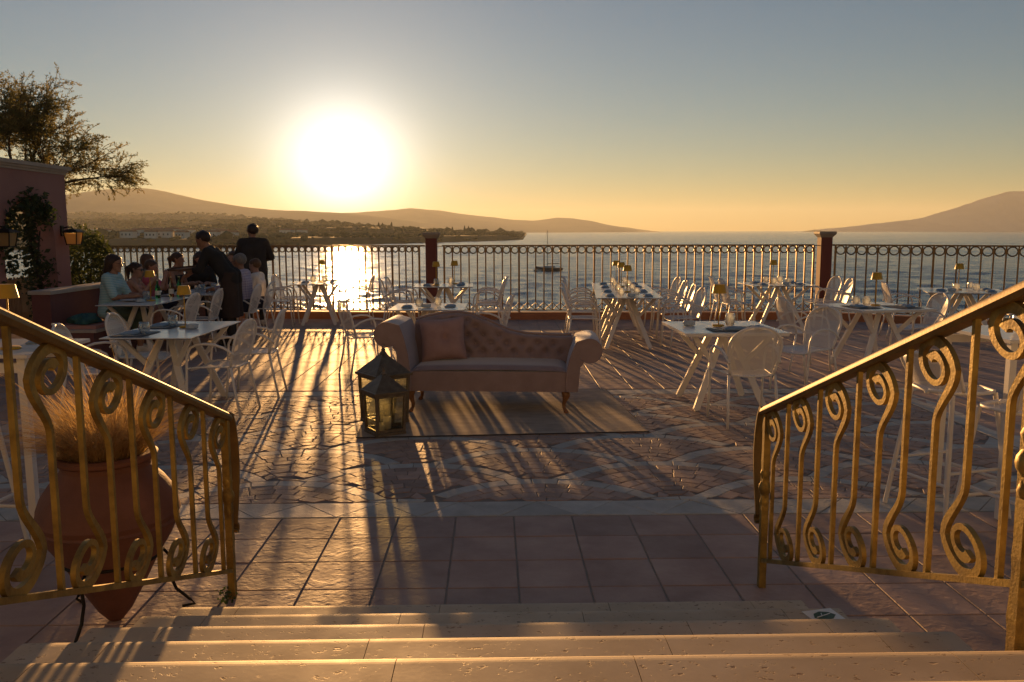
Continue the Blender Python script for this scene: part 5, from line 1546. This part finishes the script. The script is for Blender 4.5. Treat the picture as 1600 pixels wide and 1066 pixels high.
    def legs_(F, inf=0., k=.03, to=1.0):
        for i, hp in enumerate((hipL, hipR)):
            F.cone(hp, knee[i], .088 * s + inf, .058 * s + inf, k)
            if to > .5: F.cone(knee[i], knee[i] + (ank[i] - knee[i]) * (to - .5) * 2, .056 * s + inf, (.036 if to > .9 else .05) * s + inf, k)
    F = Field(lo, hi)
    torso(F); arms(F, 1.0); legs_(F)
    for i in range(2):                                   # feet and hands
        F.cone(ank[i] + (0, -.01, -.03 * s), ank[i] + np.array((0, .16 * s, -.058 * s)), .040 * s, .026 * s, .02)
        d = nrm(wri[i] - el[i]); sd = nrm(np.cross(d, (0, .3, 1))); nn = np.cross(sd, d); pc = wri[i] + d * .055 * s
        F.cone(wri[i], pc + sd * .014 * s, .026 * s, .024 * s, .012); F.cone(wri[i], pc - sd * .014 * s, .026 * s, .024 * s, .012)
        for q, L in zip((-1.5, -.5, .5, 1.5), (.060, .072, .076, .066)):
            b0 = pc + sd * q * .017 * s + d * .01; b1 = b0 + (d * .9 - nn * .35) * L * .55 * s; b2 = b1 + (d * .55 - nn * .8) * L * .5 * s
            F.cone(b0, b1, .0105, .010, .006); F.cone(b1, b2, .010, .009, .006)
        th = -1 if i == 0 else 1
        F.cone(pc - d * .03 + sd * th * -.028 * s, pc + d * .02 + sd * th * -.058 * s - nn * .015, .012, .0105, .008)
    F.cone(neck - up * .06 * s, hc - hu * .05 * hs, .056 * s * rb, .050 * hs * rb, .02)
    F.cone(hc + hu * .030 * hs - hf * .022 * hs, hc + hu * .028 * hs + hf * .012 * hs, .088 * hs, .080 * hs, .02)
    F.cone(hc + hf * .022 * hs + hu * .0, hc + hf * .052 * hs - hu * .072 * hs, .074 * hs, .044 * hs, .02)
    F.cone(hc + hf * .086 * hs + hu * .012 * hs, hc + hf * .108 * hs - hu * .022 * hs, .009 * hs, .014 * hs, .012)
    for sx in (-1, 1): F.cone(hc + hr * sx * .082 * hs - hu * .005, hc + hr * sx * .086 * hs + hu * .02 - hf * .01, .014 * hs, .016 * hs, .006)
    F.cone(hc + hf * .078 * hs - hu * .048 * hs - hr * .016, hc + hf * .078 * hs - hu * .048 * hs + hr * .016, .012, .012, .008)
    F.build('body', sk, o)
    # face details
    for sx in (-1, 1):
        c = hc + hf * .0855 * hs + hr * sx * .032 * hs + hu * .014 * hs
        MB().lathe([(.001, -.008), (.007, -.005), (.010, 0), (.007, .005), (.001, .008)], 8, c).build('eye', dark_eye, o, smooth=180)
    c = hc + hf * .092 * hs - hu * .050 * hs
    MB().tube([c - hr * .020 - hf * .006, c, c + hr * .020 - hf * .006], [.003, .0055, .003], 6).build('lips', lips_m, o, smooth=180)
    if glasses:
        g = MB(); gm = mat('sunglasses', (.02, .018, .018), .15) if glasses == 'sun' else mat('spectacle_frame', (.05, .035, .03), .3)
        for sx in (-1, 1):
            c = hc + hf * .103 * hs + hr * sx * .034 * hs + hu * .012 * hs
            rr = .022
            ring = [c + hr * rr * math.cos(a) * 1.15 + hu * rr * math.sin(a) * .9 for a in np.linspace(0, 2 * math.pi, 13)[:-1]]
            if glasses == 'sun': g.loft([[p - hf * .002 for p in ring], [p + hf * .002 for p in ring]], True)
            else: g.tube(ring, .0022, 5, closed=True)
            g.tube([hc + hf * .10 * hs + hr * sx * .058 * hs + hu * .015 * hs, hc + hr * sx * .092 * hs + hu * .018 * hs - hf * .005], .0025, 4)
        g.tube([hc + hf * .106 * hs - hr * .012 + hu * .014 * hs, hc + hf * .106 * hs + hr * .012 + hu * .014 * hs], .0025, 4)
        g.build('sunglasses' if glasses == 'sun' else 'spectacles', gm, o)
    # hair
    hm = mat('hair_' + '_'.join('%02d' % int(c * 100) for c in hair_col), hair_col, .42, col2=tuple(c * 1.5 for c in hair_col), var_scale=60, detail=3, stretch=(1, 1, .25), bump=.5, bump_scale=130, subsurf=.12)
    blo, bhi = hc - .30, hc + .22
    if hair in ('long', 'pony', 'bob'): blo = blo - np.array((0, 0, .12))
    H = Field(blo, bhi, .009)
    H.cone(hc + hu * .034 * hs - hf * .026 * hs, hc + hu * .034 * hs + hf * .010 * hs, .097 * hs, .088 * hs, .02)
    if hair == 'quiff': H.cone(hc + hu * .108 * hs + hf * .030 * hs, hc + hu * .098 * hs - hf * .035 * hs, .030 * hs, .034 * hs, .02)
    n = nrm(hu * -.72 + hf * .69)
    H.plane(hc + hf * .030 * hs + hu * (.030 if hair in ('short', 'quiff') else .018) * hs, n)
    if hair in ('short', 'quiff'): H.plane(hc - hu * .055 * hs, -hu)
    if hair == 'long':
        for sx in (-1, 0, 1): H.cone(hc - hf * .05 * hs + hr * sx * .05 * hs, hc - hf * .085 * hs + hr * sx * .065 * hs - hu * .26 * hs, .062 * hs, .034 * hs, .03)
    if hair == 'bob':
        for sx in (-1, 0, 1): H.cone(hc - hf * .045 * hs + hr * sx * .045 * hs, hc - hf * .075 * hs + hr * sx * .05 * hs - hu * .13 * hs, .066 * hs, .045 * hs, .03)
    if hair == 'pony':
        H.cone(hc - hf * .10 * hs + hu * .05 * hs, hc - hf * .145 * hs + hu * .01 * hs, .030, .034, .02); H.cone(hc - hf * .145 * hs + hu * .01 * hs, hc - hf * .13 * hs - hu * .17 * hs, .034, .014, .02)
    ho = H.build('hair', hm, o)
    # loose strands that catch the light round the head
    hv = ho.data.vertices; m = MB()
    for k in range(260):
        w = hv[random.randrange(len(hv))]; p = Vector(w.co); nn_ = Vector(w.normal)
        if nn_.dot(Vector(hf)) > .55: continue
        d = Vector(-hu * .9 - hf * .25) + nn_ * random.uniform(.05, .5) + Vector((random.gauss(0, .25), random.gauss(0, .25), random.gauss(0, .2)))
        d = (d - nn_ * min(0, d.dot(nn_))).normalized(); L = random.uniform(.03, .07) * (.45 if hair in ('short', 'quiff') else 1)
        sd_ = nn_.cross(d).normalized() * .0016; q0 = p - d * .01
        pts_ = [q0, q0 + d * L * .5 + nn_ * .006, q0 + d * L + nn_ * random.uniform(-.004, .010)]
        m.grid([[a_ - sd_ * (1 - .3 * i_), a_ + sd_ * (1 - .3 * i_)] for i_, a_ in enumerate(pts_)])
    so = m.build('hair_strands', hm, ho); so['kind'] = 'stuff'
    # clothing
    if top:
        tm = MATS[top]
        C = Field(lo, hi); torso(C, .011, .035)
        if sleeve: arms(C, sleeve, .013, .02)
        C.plane(neck + up * .008 + fw * -.01, nrm(up + fw * .25))
        if strapless: C.plane(chest + up * .075 * s, up)
        C.plane(pel - up * .085 * s, -up)
        if seat is None and not jacket: C.plane(pel - up * .02, -up)
        C.build('top', tm, o)
    if jacket:
        C = Field(lo, hi); torso(C, .022, .04); arms(C, 1.0, .016, .025)
        C.cone(hipL + (-.01, -.01, .05), hipL + np.array((-.035, -.02, -.26 * s)), .115 * s, .105 * s, .05); C.cone(hipR + (.01, -.01, .05), hipR + np.array((.035, -.02, -.26 * s)), .115 * s, .105 * s, .05)
        C.plane(neck + up * .02, nrm(up + fw * .2)); C.plane(hipL + np.array((0, 0, -.29 * s)), (0, 0, -1)); C.build('jacket', MATS[jacket], o)
    if bottom:
        C = Field(lo, hi); C.cone(hipL, hipL + (0, 0, .08), .108 * s + .008, .105 * s + .008, .03); C.cone(hipR, hipR + (0, 0, .08), .108 * s + .008, .105 * s + .008, .03)
        legs_(C, .014, .03, {'trousers': 1.0, 'shorts': .42, 'bare': .42}[legs])
        if legs == 'trousers': pass
        C.build('trousers' if legs == 'trousers' else 'shorts', MATS[bottom], o)
    if skirt:
        C = Field(lo, hi); mm, zlow = skirt
        if seat is None:
            for i, hp in enumerate((hipL, hipR)): C.cone(hp + (0, .01, .09), np.array((hp[0] * 1.15, hy * .5 + .01, zlow)), .118 * s, .135 * s, .06)
            C.plane((0, 0, zlow), (0, 0, -1)); C.plane(hipL + np.array((0, 0, .13)), (0, 0, 1))
        else:
            for i, hp in enumerate((hipL, hipR)): C.cone(hp + (0, 0, .03), knee[i], .112 * s, .085 * s, .06)
            C.cone(knee[0], knee[1], .07 * s, .07 * s, .05)
            for i in range(2): C.cone(knee[i], knee[i] + (ank[i] - knee[i]) * .45, .08 * s, .085 * s, .06)
            C.plane(hipL + np.array((0, 0, .10)), (0, 0, 1))
        C.build('apron' if seat is None else 'skirt', MATS[mm], o)
    if shoes:
        for i in range(2):
            C = Field(ank[i] - .14, ank[i] + np.array((.14, .26, .08)), .009)
            C.cone(ank[i] + (0, -.015, -.03 * s), ank[i] + np.array((0, .165 * s, -.052 * s)), .048 * s, .036 * s, .02); C.cone(ank[i], ank[i] + (0, 0, -.03), .042, .046, .02)
            C.plane((0, 0, ank[i][2] - .080 * s), (0, 0, -1)); C.plane(ank[i] + np.array((0, 0, .012)), (0, 0, 1)); C.build('shoe', MATS[shoes], o)
    return o
def stripes(name, c1, c2, scale, check=False):
    """woven stripes or checks in world height (and across)"""
    m = bpy.data.materials.new(name); m.use_nodes = True; n, l = m.node_tree.nodes, m.node_tree.links; b = n['Principled BSDF']; b.inputs['Roughness'].default_value = .9
    g = n.new('ShaderNodeNewGeometry'); sx = n.new('ShaderNodeSeparateXYZ'); l.new(g.outputs['Position'], sx.inputs[0])
    def st(sock):
        a = n.new('ShaderNodeMath'); a.operation = 'MULTIPLY'; a.inputs[1].default_value = scale; l.new(sock, a.inputs[0])
        f = n.new('ShaderNodeMath'); f.operation = 'FRACT'; l.new(a.outputs[0], f.inputs[0])
        c = n.new('ShaderNodeMath'); c.operation = 'LESS_THAN'; c.inputs[1].default_value = .38; l.new(f.outputs[0], c.inputs[0]); return c.outputs[0]
    fac = st(sx.outputs['Z'])
    if check:
        ad = n.new('ShaderNodeMath'); ad.operation = 'ADD'; l.new(st(sx.outputs['Y']), ad.inputs[0]); l.new(fac, ad.inputs[1])
        hf_ = n.new('ShaderNodeMath'); hf_.operation = 'MULTIPLY'; hf_.inputs[1].default_value = .5; l.new(ad.outputs[0], hf_.inputs[0]); fac = hf_.outputs[0]
    mx = n.new('ShaderNodeMix'); mx.data_type = 'RGBA'; l.new(fac, mx.inputs['Factor']); mx.inputs['A'].default_value = (*c1, 1); mx.inputs['B'].default_value = (*c2, 1)
    l.new(mx.outputs['Result'], b.inputs['Base Color'])
    t = n.new('ShaderNodeTexNoise'); t.inputs['Scale'].default_value = 22; bp = n.new('ShaderNodeBump'); bp.inputs['Strength'].default_value = .6; bp.inputs['Distance'].default_value = .02
    l.new(g.outputs['Position'], t.inputs['Vector']); l.new(t.outputs['Fac'], bp.inputs['Height']); l.new(bp.outputs[0], b.inputs['Normal'])
    MATS[name] = m
stripes('blue_striped_cotton', (.27, .52, .58), (.52, .68, .70), 45)
stripes('checked_shirt', (.52, .48, .58), (.30, .26, .42), 26, True)
cl = lambda name, c, r=.9: mat(name, c, r, col2=tuple(x * 1.35 for x in c), var_scale=9, bump=.5, bump_scale=18)
for nm, c in (('olive_skirt', (.07, .10, .07)), ('peach_cotton', (.50, .26, .20)), ('pink_cotton', (.52, .12, .20)), ('black_cloth', (.020, .019, .019)), ('dark_apron', (.038, .026, .022)), ('dark_suit', (.030, .026, .025)),
              ('white_cotton', (.65, .62, .58)), ('navy_cloth', (.03, .035, .06)), ('white_leather', (.66, .63, .58)), ('grey_green', (.16, .18, .13))): cl(nm, c)
BR = (.05, .028, .018)
person((-5.56, 11.78), -88, 'seated woman in a pale blue striped t-shirt, nearest on the bench', 1.0, .475, 8, (-5, 8), (-.10, .42, .80), (.12, .40, .80), 'tan', 'bob', (.045, .026, .018), 'blue_striped_cotton', .5, False, None, 'bare', ('olive_skirt', .2), 'white_leather', 'specs', woman=True)
person((-5.55, 12.42), -84, 'seated girl in a peach strapless dress and sunglasses', .84, .475, 10, (-8, 6), (-.05, .34, .93), (.06, .33, .95), 'light', 'pony', BR, 'peach_cotton', 0, True, None, 'bare', ('peach_cotton', .2), None, 'sun', woman=True)
person((-5.55, 12.98), -80, 'seated girl in a pink top holding both hands up to her chin', .86, .475, 8, (-5, 12), (-.04, .30, 1.0), (.05, .30, 1.02), 'light', 'short', (.08, .045, .025), 'pink_cotton', .4, False, 'navy_cloth', 'shorts', None, None, None, woman=True)
person((-5.80, 13.55), -70, 'seated woman with long sunlit hair half hidden behind the striped woman', .95, .475, 3, (0, 5), None, None, 'light', 'long', (.10, .055, .028), 'grey_green', .5, False, 'navy_cloth', 'shorts', None, None, None, woman=True)
person((-5.72, 14.30), -92, 'seated woman with a ponytail and dark strapless top', .97, .475, 14, (0, 3), (-.12, .42, .82), (.12, .40, .82), 'tan', 'pony', (.06, .032, .018), 'black_cloth', 0, True, 'navy_cloth', 'trousers', None, None, None, woman=True)
person((-5.42, 14.92), -160, 'woman in black facing the camera and looking down at her plate', .97, .475, 14, (10, 22), (-.12, .40, .80), (.14, .40, .80), 'light', 'long', (.04, .025, .02), 'black_cloth', .5, False, 'navy_cloth', 'trousers', None, None, None, woman=True)
chair(-5.02, 15.55, 178, 'at the far end of the served table, behind the leaning waiter')
person((-5.02, 15.60), 178, 'diner at the table end whose hair shows behind the leaning waiter', .97, .46, 10, (0, 15), None, None, 'light', 'short', (.09, .05, .025), 'navy_cloth', .5, False, 'navy_cloth', 'trousers', None, 'black_cloth', None)
person((-4.10, 13.12), 88, 'seated man with grey hair and glasses in a checked shirt', .98, .46, 4, (-15, 14), (-.12, .45, .80), (.12, .45, .80), 'tan', 'short', (.20, .18, .16), 'checked_shirt', .8, False, 'navy_cloth', 'trousers', None, 'white_leather', 'specs')
person((-4.08, 13.82), 88, 'seated boy in a white shirt beside the man with grey hair', .86, .46, 4, (-10, 10), None, None, 'light', 'short', (.12, .065, .03), 'white_cotton', .5, False, 'navy_cloth', 'shorts', None, 'white_leather', None)
w8 = person((-4.14, 12.60), 92, 'waiter in black leaning over the table with a tray', 1.03, None, 36, (-8, 26), (-.10, .60, 1.12), (.16, .80, .93), 'tan', 'quiff', (.035, .02, .014), 'black_cloth', .62, False, 'black_cloth', 'trousers', ('dark_apron', .42), 'black_cloth', None, .7, hipf=-.02)
person((-4.60, 15.32), 12, 'waiter in a dark jacket standing with his back to the camera', 1.035, None, 2, (28, 6), (-.10, .27, 1.16), (.10, .28, 1.16), 'tan', 'short', (.035, .022, .016), 'black_cloth', .8, False, 'dark_suit', 'trousers', None, 'white_leather', None, 1.4, jacket='dark_suit')
tr = empty('serving_tray', (-4.78, 12.50, 1.135), 0, label='round dark wooden tray balanced on the leaning waiter\'s hand', cat='tray')
MB().lathe([(.003, 0), (.20, 0), (.215, .006)], 32).build('bottom', mat('tray_wood', (.10, .05, .025), .5), tr, smooth=40)
MB().lathe([(.205, .002), (.222, .002), (.226, .030), (.219, .030), (.214, .006)], 32, caps=False).build('rim', MATS['tray_wood'], tr, smooth=40)
tr.rotation_euler = (R(4), R(-3), 0)
# ================================================================== haze
hz = bpy.data.materials.new('haze_air'); hz.use_nodes = True
n = hz.node_tree.nodes; n.remove(n['Principled BSDF'])
pv = n.new('ShaderNodeVolumePrincipled')
pv.inputs['Color'].default_value = (.90, .97, 1.0, 1)
pv.inputs['Density'].default_value = HAZE_DENSITY
pv.inputs['Anisotropy'].default_value = .29
hz.node_tree.links.new(pv.outputs[0], n['Material Output'].inputs['Volume'])
MB().box((0, 6000, 150), (27000, 14000, 326)).build('haze', hz, kind='stuff', label='thin golden evening haze over the bay', cat='haze')
